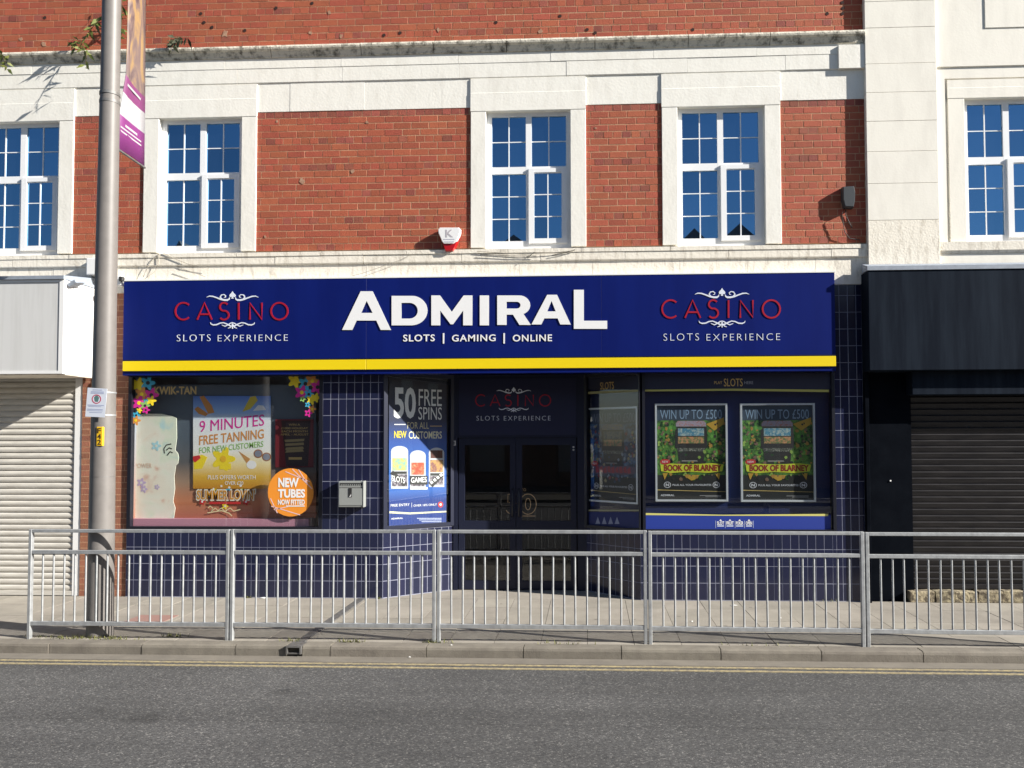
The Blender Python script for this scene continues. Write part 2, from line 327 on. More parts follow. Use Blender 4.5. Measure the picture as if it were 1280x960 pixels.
# ------------------------------------------------------------------ main building
bld = thing('brick_building', 'red brick building with white stone bands above the blue casino shopfront', 'building', (-1, .3, 0))
XL, XR = -12.0, UX(1083, 150, -.07)                      # left end (out of frame) and the pilaster of the next building
ZS, ZB = 4.304, 6.071                                   # brick panel bottom and top
ZC = 6.90                                               # brick above the cornice starts here
YB = 0.0
obj('core_wall', boxes([(XL, XR-.01, .25, 6, 3.95, 11), (XL, XR-.01, 1.6, 6, 0, 3.95)]), DARK, bld)
wins = [(-7.38, -5.95), (-5.03, -3.581), (-.872, .555), (1.487, 2.924)]
panels = [(XL, wins[0][0]), (wins[0][1], wins[1][0]), (wins[1][1], wins[2][0]), (wins[2][1], wins[3][0]), (wins[3][1], XR)]
cand = []                                               # every brick: (x0,x1,z0,z1,purple)
def lay(x0, x1, z0, z1, course=.0841, first=0):
    n = int(round((z1-z0)/course)); ch = (z1-z0)/n; out = []
    for k in range(n):
        za, zb = z0+k*ch+.005, z0+(k+1)*ch-.005
        head = (n-1-k+first) % 4 == 0
        L = .112 if head else .2235
        off = (0 if head else (.0559 if k % 2 else .1677)) + random.uniform(-.006, .006)
        x = x0 - off - L*2
        x = x0 - (L - off % L if off else 0)
        while x < x1:
            a, b = max(x, x0), min(x+L, x1)
            g = .0035 + random.uniform(0, .002)
            if b-a > .03: out.append((a+(g if a > x0 else 0.001), b-(g if b < x1 else .001), za+random.uniform(-.001, .001), zb+random.uniform(-.001, .001), head and k == n-1 or (head and random.random() < .25)))
            x += L
    return out
for x0, x1 in panels:
    obj('brick_panel', box(x0, x1, YB+.0022, .25, ZS, ZB), MORTAR, bld); cand += lay(x0, x1, ZS, ZB)
mort_up = obj('brick_panel', box(XL, XR, YB+.0022, .25, ZC, 9.5), MORTAR, bld); cand += lay(XL, XR, ZC, ZC+.0841*31, first=3)
def vis(b):
    c = Vector(((b[0]+b[1])/2, 0, (b[2]+b[3])/2)); d = c-CAM; z = d.dot(fw); px, py = CX+F*d.dot(rt)/z, CY-F*d.dot(up)/z
    return (0 <= px <= 1280 and 0 <= py <= 960), (b[1]-b[0])*(b[3]-b[2])/z**2
vl = sorted([(vis(b)[1] if not b[4] else 0, i) for i, b in enumerate(cand) if vis(b)[0]], reverse=True)
single = set(i for s, i in vl[:300]); cache = {}
bmm, bmp = bmesh.new(), bmesh.new()
for i, b in enumerate(cand):
    y = YB + random.uniform(-.001, .001)
    if i in single:
        L, H = round(b[1]-b[0], 3), .074
        if (L, H) not in cache:
            q = bmesh.new(); bmbox(q, -L/2, L/2, 0, .03, -H/2, H/2); cache[(L, H)] = tomesh(q, bevel=.0025)
        obj('brick', cache[(L, H)], BRICK, bld, loc=((b[0]+b[1])/2, y, (b[2]+b[3])/2))
    else: bmbox(bmp if b[4] else bmm, b[0], b[1], y, .03, b[2], b[3])
tag(obj('brickwork', tomesh(bmm), BRICKM, bld), kind='stuff'); tag(obj('header_brickwork', tomesh(bmp), PURP, bld), kind='stuff')
# stains and spalls on the brick face (pale lime patches with a shape of their own)
def spall(px, py, r):
    c = U(px, py, -.004); pts = [(c.x + r*random.uniform(.35, 1.15)*math.cos(a*.785), c.z + r*1.1*random.uniform(.35, 1.15)*math.sin(a*.785)) for a in range(8)]
    me = flat([pts], .003, .0)
    for v in me.vertices: v.co.y += -.001
    obj('spalled_patch', me, mat('pale_spall', (.42, .27, .18), .95, col2=(.28, .13, .08), scale=40), bld)
for s in ((377,227,.045), (440,214,.03), (331,296,.02), (346,152,.022), (459,153,.025), (55,55,.04), (25,49,.03), (281,43,.05), (388,41,.03), (412,16,.03), (426,45,.035), (548,37,.03), (676,39,.035), (747,63,.02), (745,160,.018)): spall(*s)
bm = bmesh.new()
for px, py in ((56,22),(251,17),(255,28),(265,34),(152,40),(306,38),(345,10),(390,4),(480,44),(500,41),(734,37),(744,41),(866,37),(1053,3),(1054,10),(1053,17),(1034,17),(1030,45),(700,20),(620,28)):
    c = U(px, py, -.004); bmesh.ops.create_circle(bm, cap_ends=True, radius=.022, segments=7, matrix=Matrix.Translation(c) @ Matrix.Rotation(R(90), 4, 'X'))
obj('drill_hole', tomesh(bm), mat('hole_black', (.03, .012, .01), .95), bld)

# cornice, bands and sill course as blocks
def blocks(name, prof, x0, x1, m, L=1.0, gap=.0025, parent=bld):
    x = x0
    while x < x1-.05:
        b = min(x + L*random.uniform(.85, 1.15), x1)
        if x1-b < .3: b = x1
        d = random.uniform(-.0015, .0015); dz = random.uniform(-.0015, .0015)
        obj(name, extrude_x([(y+d if y < .1 else y, z+dz) for y, z in prof], x+gap, b-gap), m, parent); x = b
zc0 = UZ(467, 66, -.12)
blocks('cornice_block', [(-.004+.2, ZC), (-.004, ZC+.004), (-.070, ZC-.010), (-.088, ZC-.020), (-.095, ZC-.042), (-.090, ZC-.064), (-.078, ZC-.076), (-.066, ZC-.084), (-.060, ZC-.100), (-.046, ZC-.125), (-.040, ZC-.15), (.2, ZC-.15)], XL, XR, CORN, 1.05, .004)
blocks('fascia_block', [(-.024, ZC-.151), (-.024, ZC-.277), (-.019, ZC-.282), (.2, ZC-.282), (.2, ZC-.151)], XL, XR-.0, WHITE, 1.3, .0014)
blocks('fascia_block', [(-.019, ZC-.284), (-.019, ZC-.458), (-.012, ZC-.468), (.2, ZC-.468), (.2, ZC-.284)], XL, XR, WHITE, 1.3, .0014)
obj('bracket_block', box(UX(1049, 60, -.07), XR-.002, -.052, .1, UZ(1060, 84, -.07), UZ(1060, 55, -.07)), WHITE, bld)
blocks('frieze_block', [(-.006, ZC-.470), (-.006, ZB-.001), (.2, ZB-.001), (.2, ZC-.470)], XL, XR, WHITE, .9, .0007)
SZ = [UZ(456, 313.3), UZ(456, 319.5), UZ(456, 330), UZ(456, 347)]
blocks('sill_block', [(-.045, SZ[0]-.012), (.02, SZ[0]+.002), (.2, SZ[0]-.001), (.2, SZ[1]+.002), (-.045, SZ[1]+.002)], XL, XR, SILLW, 1.1)
blocks('sill_block', [(-.036, SZ[1]), (-.036, SZ[2]+.012), (-.026, SZ[2]), (.2, SZ[2]), (.2, SZ[1])], XL, XR, SILLW, 1.1)
blocks('string_course_block', [(-.012, SZ[2]-.003), (-.012, 3.80), (.2, 3.80), (.2, SZ[2]-.003)], XL, XR, SILLW, .95, .0015)
cb = bmesh.new(); bmbox(cb, -5.19, 3.52, -.004, .2, 3.2, 3.80); obj('backing_wall', tomesh(cb), WHITE, bld)

# upper windows
def window(parent, X0, X1, Z0, Z1, sf, jw=.19, m=WHITE, lz=None, head=True):
    """surround outer X0..X1, sill Z0, surround head underside Z1 at face depth sf"""
    w = obj('window', None, None, parent) if False else None
    a, b = X0+jw, X1-jw
    Zt = lz if lz else ZC-.474
    fy = sf+.075; W_ = b-a; H_ = Z1-Z0
    xs = lambda t: a + W_*t
    zs = lambda t: Z1 - H_*t
    # outer frame, mullion and transom
    fr = [(a, xs(.062), fy, fy+.06, Z0, Z1), (xs(.945), b, fy, fy+.06, Z0, Z1), (xs(.062), xs(.945), fy+.001, fy+.06, zs(.028), Z1), (xs(.062), xs(.945), fy+.001, fy+.06, Z0, zs(.945)),
          (xs(.468), xs(.537), fy+.0015, fy+.06, zs(.945), zs(.028)), (xs(.062), xs(.468), fy+.002, fy+.06, zs(.452), zs(.400)), (xs(.537), xs(.945), fy+.002, fy+.06, zs(.452), zs(.400))]
    win = obj('window', boxes(fr), UPVC, parent)
    obj('jamb_stone', box(X0, a, sf, .24, Z0-.0, Z1-.002, bevel=.004), m, win); obj('jamb_stone', box(b, X1, sf, .24, Z0, Z1-.002, bevel=.004), m, win)
    if head:
        zm = Z1+(Zt-Z1)*.55
        obj('lintel', extrude_x([(sf-.004, Z1), (sf-.004, zm), (sf-.001, zm+.004), (sf-.001, Zt), (.24, Zt), (.24, Z1)], X0-.002, X1+.002), m, win)
    # opening casement, slightly proud
    cy = fy-.020
    c0, c1, d0, d1 = xs(.502), xs(.957), zs(.966), zs(.416)
    ft = .068
    cs = obj('casement', boxes([(c0, c0+ft, cy, fy+.03, d0, d1), (c1-ft, c1, cy, fy+.03, d0, d1), (c0+ft, c1-ft, cy+.001, fy+.03, d0, d0+ft*.9), (c0+ft, c1-ft, cy+.001, fy+.03, d1-ft*.75, d1)]), UPVC, win)
    gy = fy+.022
    lights = [(xs(.062), xs(.468), zs(.400), zs(.028), 2, gy), (xs(.537), xs(.945), zs(.400), zs(.028), 2, gy), (xs(.062), xs(.468), zs(.945), zs(.452), 3, gy), (c0+ft, c1-ft, d0+ft*.9, d1-ft*.75, 3, cy+.02)]
    for (x0, x1, z0, z1, n, g) in lights:
        xm = (x0+x1)/2; bw = .0068; zc = [z0+(z1-z0)*k/n for k in range(n+1)]
        bars = [(xm-bw, xm+bw, g-.004, g+.012, z0, z1)] + [(xa, xb, g-.0035, g+.012, z-bw*.8, z+bw*.8) for z in zc[1:-1] for xa, xb in ((x0, xm-bw), (xm+bw, x1))]
        obj('glazing_bar', boxes(bars), UPVC, win)
        for k in range(n):
            for xa, xb in ((x0, xm-bw), (xm+bw, x1)):
                tl = random.uniform(-.0006, .0006)
                bm = bmesh.new(); v = bmbox(bm, xa, xb, g+.004, g+.010, zc[k]+(bw*.8 if k else 0), zc[k+1]-(bw*.8 if k < n-1 else 0))
                obj('pane', tomesh(bm), PANE, win)
    return win
for i, (x0, x1) in enumerate(wins): window(bld, x0, x1, ZS+.004, UZ(660, 135.5, -.02)-.02, -.018)

# ground floor: brick pier left of the casino, sun-tan window, tiled walls, entrance
PX0, PX1 = -5.80, -5.215
obj('brick_pier', box(PX0, PX1+.03, .0215, .5, 0, 3.80), MORTAR, bld)
bm = bmesh.new(); n = 0; z = 0.006
while z < 3.78:
    x = PX0 + (-.1125 if n % 2 else 0)
    while x < PX1:
        a, b = max(x, PX0), min(x+.225, PX1+.02)
        if b-a > .02: bmbox(bm, a+.005, b-.005, .02+random.uniform(-.001, .001), .06, z, z+.064)
        x += .225
    z += .0745; n += 1
tag(obj('pier_brickwork', tomesh(bm), BROWNB, bld), kind='stuff')
TX = [-5.19, -2.715, -1.955, 1.195, 3.53, 3.93]         # window left, pier left, pier right, window 2 left, right, end
ZSIGN = 2.80; ZSILL = UZ(300, 659); ZTOP = 2.78
A = Vector((TX[2], 0, 0)); B = Vector((-1.18, .575, 0)); D1 = Vector((.52, .575, 0)); Ee = Vector((TX[3], 0, 0))
tiles = []                                              # (frame matrix, u0,u1,v0,v1)
def tile_wall(P, Q, z0, z1, phase=0.):
    P = Vector(P); Q = Vector(Q); L = (Q-P).length; ang = math.atan2(Q.y-P.y, Q.x-P.x)
    M = Matrix.Translation(P) @ Matrix.Rotation(ang, 4, 'Z')
    g = bmesh.new(); bmbox(g, 0, L, .0015, .05, z0, z1); bmesh.ops.transform(g, matrix=M, verts=g.verts[:])
    obj('tiled_wall', tomesh(g), GROUT, bld)
    u = -phase; tw, th = .0995, .2035
    while u < L-.01:
        v = z0 - ((z0 - .006) % th)
        while v < z1-.01:
            a, b, c, d = max(u, 0)+.0035, min(u+tw, L)-.0035, max(v, z0)+.0035, min(v+th, z1)-.0035
            if b-a > .015 and d-c > .015: tiles.append((M, a, b, c, d))
            v += th
        u += tw
tile_wall((TX[0], 0, 0), (TX[1], 0, 0), 0, ZSILL-.03)
tile_wall((TX[1], 0, 0), (TX[2], 0, 0), 0, ZTOP)
tile_wall(A, B, 0, UZ(520, 657, .25)-.03)
tile_wall(D1+Vector((0, 0, 0)), Ee, 0, UZ(760, 660, .25)-.03)
tile_wall(Ee, (TX[4], 0, 0), 0, ZSILL-.035)
tile_wall((TX[4], 0, 0), (UX(1083, 600, -.07)-.002, 0, 0), 0, 3.797, .03)
tcache = {}; tms = bmesh.new()
order = sorted(range(len(tiles)), key=lambda i: -(tiles[i][2]-tiles[i][1])*(tiles[i][4]-tiles[i][3])); keep = set(order[:300])
for i, (M, a, b, c, d) in enumerate(tiles):
    if i in keep:
        k = (round(b-a, 3), round(d-c, 3))
        if k not in tcache:
            q = bmesh.new(); bmbox(q, -k[0]/2, k[0]/2, 0, .012, -k[1]/2, k[1]/2); tcache[k] = tomesh(q, bevel=.0015)
        o = obj('wall_tile', tcache[k], TILE, bld, loc=M @ Vector(((a+b)/2, random.uniform(-.0006, .0006), (c+d)/2)))
        o.rotation_euler = (random.uniform(-.003, .003), 0, M.to_euler().z + random.uniform(-.004, .004))
    else:
        q = bmbox(tms, a, b, random.uniform(-.0006, .0006), .012, c, d)
        for v in q: v.co = M @ v.co
tag(obj('wall_tiling', tomesh(tms), TILEM, bld), kind='stuff')
# header wall behind the sign and soffit of the entrance
obj('sign_header', box(TX[0]+.01, TX[4]-.01, .0, .12, ZTOP+.001, 3.9), BLACKF, bld)
obj('entrance_soffit', box(TX[2]-.05, TX[3]+.05, .121, 1.5, ZTOP+.02, 2.9), BLACKF, bld)
for px, py in ((546, 468), (615, 470), (662, 470), (732, 467)):
    c = U(px, py, .25); bm = bmesh.new(); bmesh.ops.create_cone(bm, cap_ends=True, segments=14, radius1=.035, radius2=.04, depth=.02, matrix=Matrix.Translation((c.x, .25, ZTOP+.012)))
    obj('downlight', tomesh(bm), WHITEP, bld)

# shop windows: frame, pane, interior box
def shop_window(X0, X1, Z0, Z1, gy, frame, parent=bld, ft=.045):
    fr = obj('window_frame', boxes([(X0, X0+ft, -.006, .07, Z0, Z1), (X1-ft, X1, -.006, .07, Z0, Z1), (X0+ft, X1-ft, -.004, .07, Z0, Z0+ft*.8), (X0+ft, X1-ft, -.004, .07, Z1-ft, Z1)]), frame, parent)
    obj('pane', box(X0+ft, X1-ft, gy, gy+.006, Z0+ft*.8, Z1-ft), GLASS, fr); return fr
WZ0, WZ1 = ZSILL-.03, ZTOP
shop_window(TX[0], TX[1], WZ0, WZ1, .045, BLACKF)
obj('window_bay', boxes([(TX[0], TX[0]+.02, .071, .9, .3, 2.9), (TX[1]-.02, TX[1], .071, .9, .3, 2.9), (TX[0], TX[1], .5, .52, .3, 2.9), (TX[0], TX[1], .071, .9, WZ0-.08, WZ0-.005), (TX[0], TX[1], .121, .9, 2.79, 2.86)]), zramp('window_bay_haze', [(.9, (.40, .18, .12)), (1.5, (.36, .28, .25)), (2.1, (.32, .35, .40)), (2.9, (.20, .23, .27))], .8), bld)  # slate-to-brown ramp paints in the pale haze and reflections behind the glass
shop_window(TX[3]+.03, TX[4], WZ0-.01, WZ1, .03, BLACKF, ft=.035)
obj('window_bay', boxes([(TX[3]+.03, TX[4], .26, .28, .3, 2.9), (TX[4]-.02, TX[4], .071, .26, .3, 2.9), (TX[3]+.03, TX[4], .071, .26, WZ0-.08, WZ0-.015)]), mat('navy_window_bay', (.008, .012, .05), .5), bld)

# ------------------------------------------------------------------ entrance: splayed panels and double door
def splay_frame(P, Q):
    ang = math.atan2(Q.y-P.y, Q.x-P.x); d = (Q-P).normalized(); nrm = Vector((-d.y, d.x, 0))
    def S(px, py, off=0.):
        rr = ray(px, py); pp = P + nrm*off; t = (pp-CAM).dot(nrm)/rr.dot(nrm); h = CAM + rr*t; return ((h-P).dot(d), h.z)
    return ang, S, (Q-P).length
ang1, S1, L1 = splay_frame(A, B); ang2, S2, L2 = splay_frame(D1, Ee)
zA = UZ(520, 657, .25)-.03
f1 = obj('window_frame', boxes([(.0, .05, -.02, .05, zA, ZTOP), (L1-.05, L1, -.02, .05, zA, ZTOP), (.05, L1-.05, -.018, .05, zA, zA+.045), (.05, L1-.05, -.018, .05, ZTOP-.05, ZTOP)]), NAVYF, bld, loc=A); f1.rotation_euler.z = ang1
p1 = obj('pane', box(.05, L1-.05, .02, .026, zA+.045, ZTOP-.05), GLASS, f1, local=True)
zB = UZ(760, 660, .25)-.03
f2 = obj('window_frame', boxes([(.0, .05, -.02, .05, zB, ZTOP), (L2-.02, L2, -.004, .05, zB, ZTOP), (.05, L2-.02, -.018, .05, zB, zB+.04), (.05, L2-.02, -.018, .05, ZTOP-.05, ZTOP)]), BLACKF, bld, loc=D1); f2.rotation_euler.z = ang2
obj('pane', box(.05, L2-.02, .02, .026, zB+.04, ZTOP-.05), GLASS, f2, local=True)
b2 = obj('window_backing', box(.02, L2-.02, .075, .09, zB, ZTOP), mat('navy_vinyl', (.006, .010, .06), .4), bld, loc=D1); b2.rotation_euler.z = ang2
b1 = obj('window_backing', box(.02, L1-.02, .051, .07, zA, ZTOP), DARK, bld, loc=A); b1.rotation_euler.z = ang1
# door set in the back plane of the recess
DY = B.y
dz1 = UZ(640, 547, DY)
obj('door_surround', boxes([(B.x, UX(572, 640, DY), DY-.02, DY+.1, 0, ZTOP), (UX(722, 640, DY), D1.x+.03, DY-.02, DY+.1, 0, ZTOP), (UX(572, 640, DY), UX(722, 640, DY), DY-.018, DY+.1, dz1, ZTOP)]), NAVYF, bld)
obj('door_header', box(UX(574, 500, DY), UX(720, 500, DY), DY-.03, DY-.019, dz1+.03, ZTOP-.05), mat('navy_header', (.008, .010, .04), .45), bld)
def door(xa, xb, handle_side):
    st = .075
    zt = dz1-.006; zm = UZ(610, 651, DY); zl = UZ(610, 668, DY)-.06; zk = UZ(610, 726, DY)
    d = obj('door', boxes([(xa, xa+st, DY, DY+.045, .012, zt), (xb-st, xb, DY, DY+.045, .012, zt), (xa+st, xb-st, DY+.001, DY+.045, zt-.09, zt), (xa+st, xb-st, DY+.001, DY+.045, zm-.17, zm), (xa+st, xb-st, DY+.001, DY+.045, .012, zk)]), NAVYF, bld)
    obj('pane', box(xa+st, xb-st, DY+.02, DY+.026, zm, zt-.09), GLASS, d); obj('pane', box(xa+st, xb-st, DY+.02, DY+.026, zk, zm-.17), GLASS, d)
    hx = xb-.04 if handle_side > 0 else xa+.04
    obj('handle', tube([(hx, DY-.002, .95), (hx, DY-.05, .97), (hx, DY-.05, 1.28), (hx, DY-.002, 1.30)], .012), BLACKF, d)
    return d
xd0, xdm, xd1 = UX(573, 640, DY), UX(645, 640, DY), UX(721, 640, DY)
door(xd0+.004, xdm-.003, 1); door(xdm+.003, xd1-.004, -1)
obj('lobby', boxes([(B.x, D1.x, 2.6, 2.7, 0, 2.8), (B.x-.1, B.x, DY+.11, 2.7, 0, 2.8), (D1.x, D1.x+.1, DY+.11, 2.7, 0, 2.8), (B.x, D1.x, DY+.1, 2.7, -.01, .0), (B.x, D1.x, DY+.11, 2.7, 2.8, 2.9)]), mat('dim_lobby', (.05, .035, .05), .8), bld)

# ------------------------------------------------------------------ casino fascia sign
SY = -.13
SXL, SXR = UX(154, 400, SY), UX(1044, 400, SY); SZT, SZB = UZ(600, 346, SY), UZ(600, 466.5, SY)
sign = thing('fascia_sign', 'long blue fascia sign reading ADMIRAL with a yellow stripe', 'shop sign', ((SXL+SXR)/2, -.05, SZB))
pj = [SXL, UX(458, 400, SY), UX(752, 400, SY), SXR]
for a, b in zip(pj[:-1], pj[1:]): obj('sign_panel', box(a+.0008, b-.0008, SY+random.uniform(-.0006, .0006), -.002, SZB, SZT, bevel=.002), SIGNB, sign)
obj('top_trim', box(SXL-.002, SXR+.002, SY-.004, -.002, SZT+.0005, SZT+.016), WHITEP, sign)
ya, yb = UZ(600, 461, SY), UZ(600, 448.5, SY); xj = UX(458, 455, SY)
for a, b in ((SXL+.012, xj-.002), (xj+.002, SXR-.004)): obj('yellow_stripe', box(a, b, SY-.018, SY+.001, ya, yb, bevel=.002), YEL, sign)
obj('stripe_edge', box(SXL+.012, SXR-.004, SY-.014, SY+.001, yb+.0015, yb+.016), BLACKF, sign)
WL = mat('white_acrylic_letter', (.82, .82, .82), .3)
def z2(o, sx, s): return lambda p: U(o[0]+p[0]/s, o[1]+p[1]/sx, SY-.03)
def admiral():
    def P(pts): return [((lambda h: (h.x, h.z))(U(420+x/3.657, 350+y/3.657, SY-.03))) for x, y in pts]
    S = {
     'A': [[(25,227),(110,50),(165,50),(249,227),(202,227),(182,184),(92,184),(72,227)], [(138,94),(112,149),(165,149)]],
     'D': [[(252,71),(345,71)] + [(345+71*math.cos(R(a)), 138-67.5*math.sin(R(a))) for a in range(80, -81, -10)] + [(345,206),(252,206)], [(297,103),(335,103)] + [(335+37*math.cos(R(a)), 139-36*math.sin(R(a))) for a in range(75, -76, -15)] + [(335,175),(297,175)]],
     'M': [[(434,206),(434,69),(474,69),(528,144),(582,69),(622,69),(622,206),(580,206),(580,138),(534,201),(522,201),(475,138),(475,206)]],
     'I': [[(656,69),(698,69),(698,206),(656,206)]],
     'R': [[(736,69),(832,69)] + [(838+49*math.cos(R(a)), 113-44*math.sin(R(a))) for a in range(80, -61, -14)] + [(856,153),(890,204),(838,204),(808,157),(779,157),(779,204),(736,204)], [(779,98),(826,98)] + [(826+17*math.cos(R(a)), 113.5-15.5*math.sin(R(a))) for a in range(75, -76, -25)] + [(826,129),(779,129)]],
     'a': [[(893,202),(965,66),(1010,66),(1073,202),(1025,202),(1013,174),(952,174),(938,202)], [(985,94),(965,142),(1004,142)]],
     'L': [[(1087,43),(1133,43),(1133,185),(1240,185),(1240,222),(1087,222)]]}
    for k, o in S.items(): obj('letter', flat([P(q) for q in o], .007, -SY+.001), WL, sign)
admiral()
def fitpx(x0, y0, x1, y1, Y): a = U(x0, y1, Y); b = U(x1, y0, Y); return (a.x, b.x, a.z, b.z)
for s, x0, x1 in (('SLOTS', 504, 543.5), ('|', 553.6, 555.4), ('GAMING', 565, 619.5), ('|', 629.3, 631.1), ('ONLINE', 641, 690)):
    obj('lettering', text(s, fitpx(x0, 416.5 if s == '|' else 418, x1, 429.5 if s == '|' else 427, SY), .006, -SY, bold=.012, space=1.15), WL, sign)
SP = []
def casino(parent, cx, y0, s, Y, w0, mred, mwhite, kern=1., local=None, dep=.006):
    """red CASINO lettering with white scrolls and SLOTS EXPERIENCE; (cx,y0) = pixel of logo centre top, s = pixels per design unit; local maps pixel -> (u,v)"""
    mp = local or (lambda x, y: ((lambda h: (h.x, h.z))(U(x, y, Y))))
    def T(pts): return [mp(cx + (x-645)/7.11*s, y0 + (y-100)/7.11*s) for x, y in pts]
    a0 = mp(cx, y0); a1 = mp(cx+10, y0); px = (a1[0]-a0[0])/10
    def aw(w): return w/7.11*s*px
    top, bot = 203, 353; h = bot-top; mid = (top+bot)/2
    L = {'C': [arc(210, mid, 72, h/2, -48, -312, 22)],
         'A': [[(332, bot), (396, top), (462, bot)], [(357, 305), (437, 305)]],
         'S': [arc(570, top+36, 37, 36, -35, -270, 14)[::1] + arc(570, bot-40, 42, 40, -90, 140, 16)],
         'I': [[(700, top), (700, bot)]],
         'N': [[(800, bot), (800, top+4), (906, bot-4), (906, top)]],
         'O': [arc(1062, mid, 74, h/2, 0, 360, 28)]}
    for k, st in L.items():
        obj('letter', ribbon([T(q) for q in st], aw(14.5), dep, w0), mred, parent, local=local is not None)
    def scroll(sg, yy, flip):
        f = lambda pts: T([(645 + sg*x, yy + flip*y) for x, y in pts])
        st = [(f([(230, -22), (205, -32), (175, -30), (140, -18), (105, -4), (70, 3), (45, 3), (30, -6), (26, -20)]), [aw(w) for w in (3, 9, 11, 11, 13, 16, 16, 11, 5)]),
              (f([(95, -8), (110, -22), (98, -42), (75, -46), (60, -34), (64, -22), (76, -20)]), [aw(w) for w in (10, 10, 9, 8, 8, 7, 4)])]
        return st
    tops = scroll(1, 176, 1) + scroll(-1, 176, 1)
    obj('scroll_ornament', ribbon(tops, aw(8), .004, w0), mwhite, parent, local=local is not None)
    sp = [(645, 100)] + [(645+x, y) for x, y in ((10, 116), (24, 130), (28, 142), (22, 152), (10, 152), (5, 148), (10, 166))]
    sp = sp + [(1290-x, y) for x, y in sp[:0:-1]]
    obj('spade_ornament', flat([T(sp)], .004, w0), mwhite, parent, local=local is not None)
    bots = []
    for sg in (1, -1):
        f = lambda pts: T([(645+sg*x, y) for x, y in pts])
        bots += [(f([(196, 378), (190, 392), (170, 400), (140, 398), (110, 384), (80, 380), (50, 392), (20, 408), (2, 412)]), [aw(w) for w in (4, 8, 11, 11, 10, 9, 10, 12, 8)]),
                 (f([(95, 400), (65, 412), (40, 400), (15, 384), (0, 380)]), [aw(w) for w in (4, 9, 9, 9, 7)]), (f([(4, 405), (22, 424), (40, 430)]), [aw(w) for w in (8, 8, 4)])]
    bots.append((T([(645, 388), (645, 434)]), [aw(12), aw(8)]))
    obj('scroll_ornament', ribbon(bots, aw(8), .004, w0), mwhite, parent, local=local is not None)
    for s_, x0, x1 in (('SLOTS', 150, 450), ('EXPERIENCE', 514, 1136)):
        q = T([(x0, 546), (x1, 484)]); obj('lettering', text(s_, (q[0][0], q[1][0], q[0][1], q[1][1]), .004, w0, bold=-.018, space=1.3), mwhite, parent, local=local is not None)
REDL = mat('red_acrylic_letter', (.34, .006, .022), .4); PALE = mat('pale_blue_white_letter', (.70, .74, .82), .35)
casino(sign, 290.7, 364, 1.0, SY, -SY, REDL, PALE)
casino(sign, 902.5, 360, 1.05, SY, -SY, REDL, PALE)
# dim copy over the doors
hd = thing('door_sign', 'dark blue panel over the doors with red CASINO lettering', 'shop sign', ((xd0+xd1)/2, DY-.04, dz1+.05))
obj('sign_panel', box(UX(590, 500, DY), UX(696, 500, DY), DY-.034, DY-.031, UZ(640, 531, DY), UZ(640, 477, DY)), mat('navy_header', (.008, .010, .04), .45), hd)
casino(hd, 642.5, 484, .665, DY, -DY+.0345, REDL, PALE, dep=.004)

# ------------------------------------------------------------------ neighbouring building on the right
rb = thing('rendered_building', 'cream rendered building with pilaster, black shopfront and roller shutter', 'building', (6, .3, 0))
PY = -.07; PXL, PXR = XR, UX(1172, 150, PY)
ZJ = [3.98] + [UZ(1128, y, PY) for y in (275, 229, 189, 151, 115, 79, 34, 1, -40, -90)]
for a, b in zip(ZJ[:-1], ZJ[1:]): obj('pilaster_block', box(PXL, PXR, PY+random.uniform(-.0015, .0015), .3, a+.0015, b-.0015, bevel=.003), RWHITE if a > 4 else SILLW, rb)
XE = 12.0
obj('core_wall', boxes([(PXR, XE, .25, 6, 3.5, 11), (XR, XE, .6, 6, 0, 3.5), (XR, PXR, .25, 6, 0, 11)]), DARK, rb)
rs = window(rb, UX(1187, 250), UX(1187, 250)+1.43, UZ(1240, 300, .05)-.03, UZ(1240, 121, -.02), -.004, jw=.195, m=RWHITE, lz=UZ(1240, 99), head=True)
wx0 = UX(1187, 250); wx1 = wx0+1.43; wz0 = UZ(1240, 300, .05)-.03; wz1 = UZ(1240, 99)
obj('rendered_wall', boxes([(PXR, wx0-.03, .0, .26, 3.9, 7.0), (wx0-.03, wx1+.03, .0, .26, wz1+.02, 7.0), (wx1+.03, XE, .0, .26, 3.9, 7.0), (wx0-.03, wx0, .022, .26, wz0, wz1+.02), (wx1, wx1+.03, .022, .26, wz0, wz1+.02), (wx0, wx1, .02, .26, wz1+.001, wz1+.02)]), RWHITE, rb)
obj('ledge', box(PXR, XE, -.016, .1, UZ(1240, 83), 8.0, bevel=.004), RWHITE, rb)
obj('parapet_stone', box(UX(1230, 30), XE, -.026, .1, UZ(1240, 36), 8.0, bevel=.004), RWHITE, rb)
obj('window_sill', extrude_x([(-.05, wz0-.01), (.1, wz0-.002), (.1, wz0-.14), (-.025, wz0-.14), (-.03, wz0-.12), (-.045, wz0-.11)], PXR, XE), SILLW, rb)
obj('string_course', box(PXR, XE, -.012, .1, 3.9, wz0-.142), RWHITE, rb)
FY = -.25; FXL = UX(1086, 400, FY); FZT, FZB = UZ(1180, 337, FY), UZ(1110, 463, FY)
obj('fascia', box(FXL, XE, FY, .2, FZB, FZT, bevel=.006), DFASC, rb)
obj('fascia_flashing', extrude_x([(FY-.012, FZT+.002), (FY-.012, FZT+.05), (-.073, FZT+.11), (-.073, FZT+.002)], FXL-.01, XE), LEAD, rb)
PRX = UX(1141, 600, -.04)
obj('shutter_guide', box(PRX+.001, PRX+.035, .07, .3, 0, FZB-.003), DPIER, rb); obj('shop_pier', box(UX(1083, 600, -.07)+.045, PRX, .065, .55, 0, FZB), DPIER, rb); obj('corner_post', box(UX(1083, 600, -.07), UX(1083, 600, -.07)+.044, -.07, .3, 0, FZB-.001, bevel=.003), DPIER, rb)
obj('shutter_box', box(PRX-.02, XE, -.13, .55, UZ(1200, 493, -.13), FZB-.002, bevel=.004), DFASC, rb)
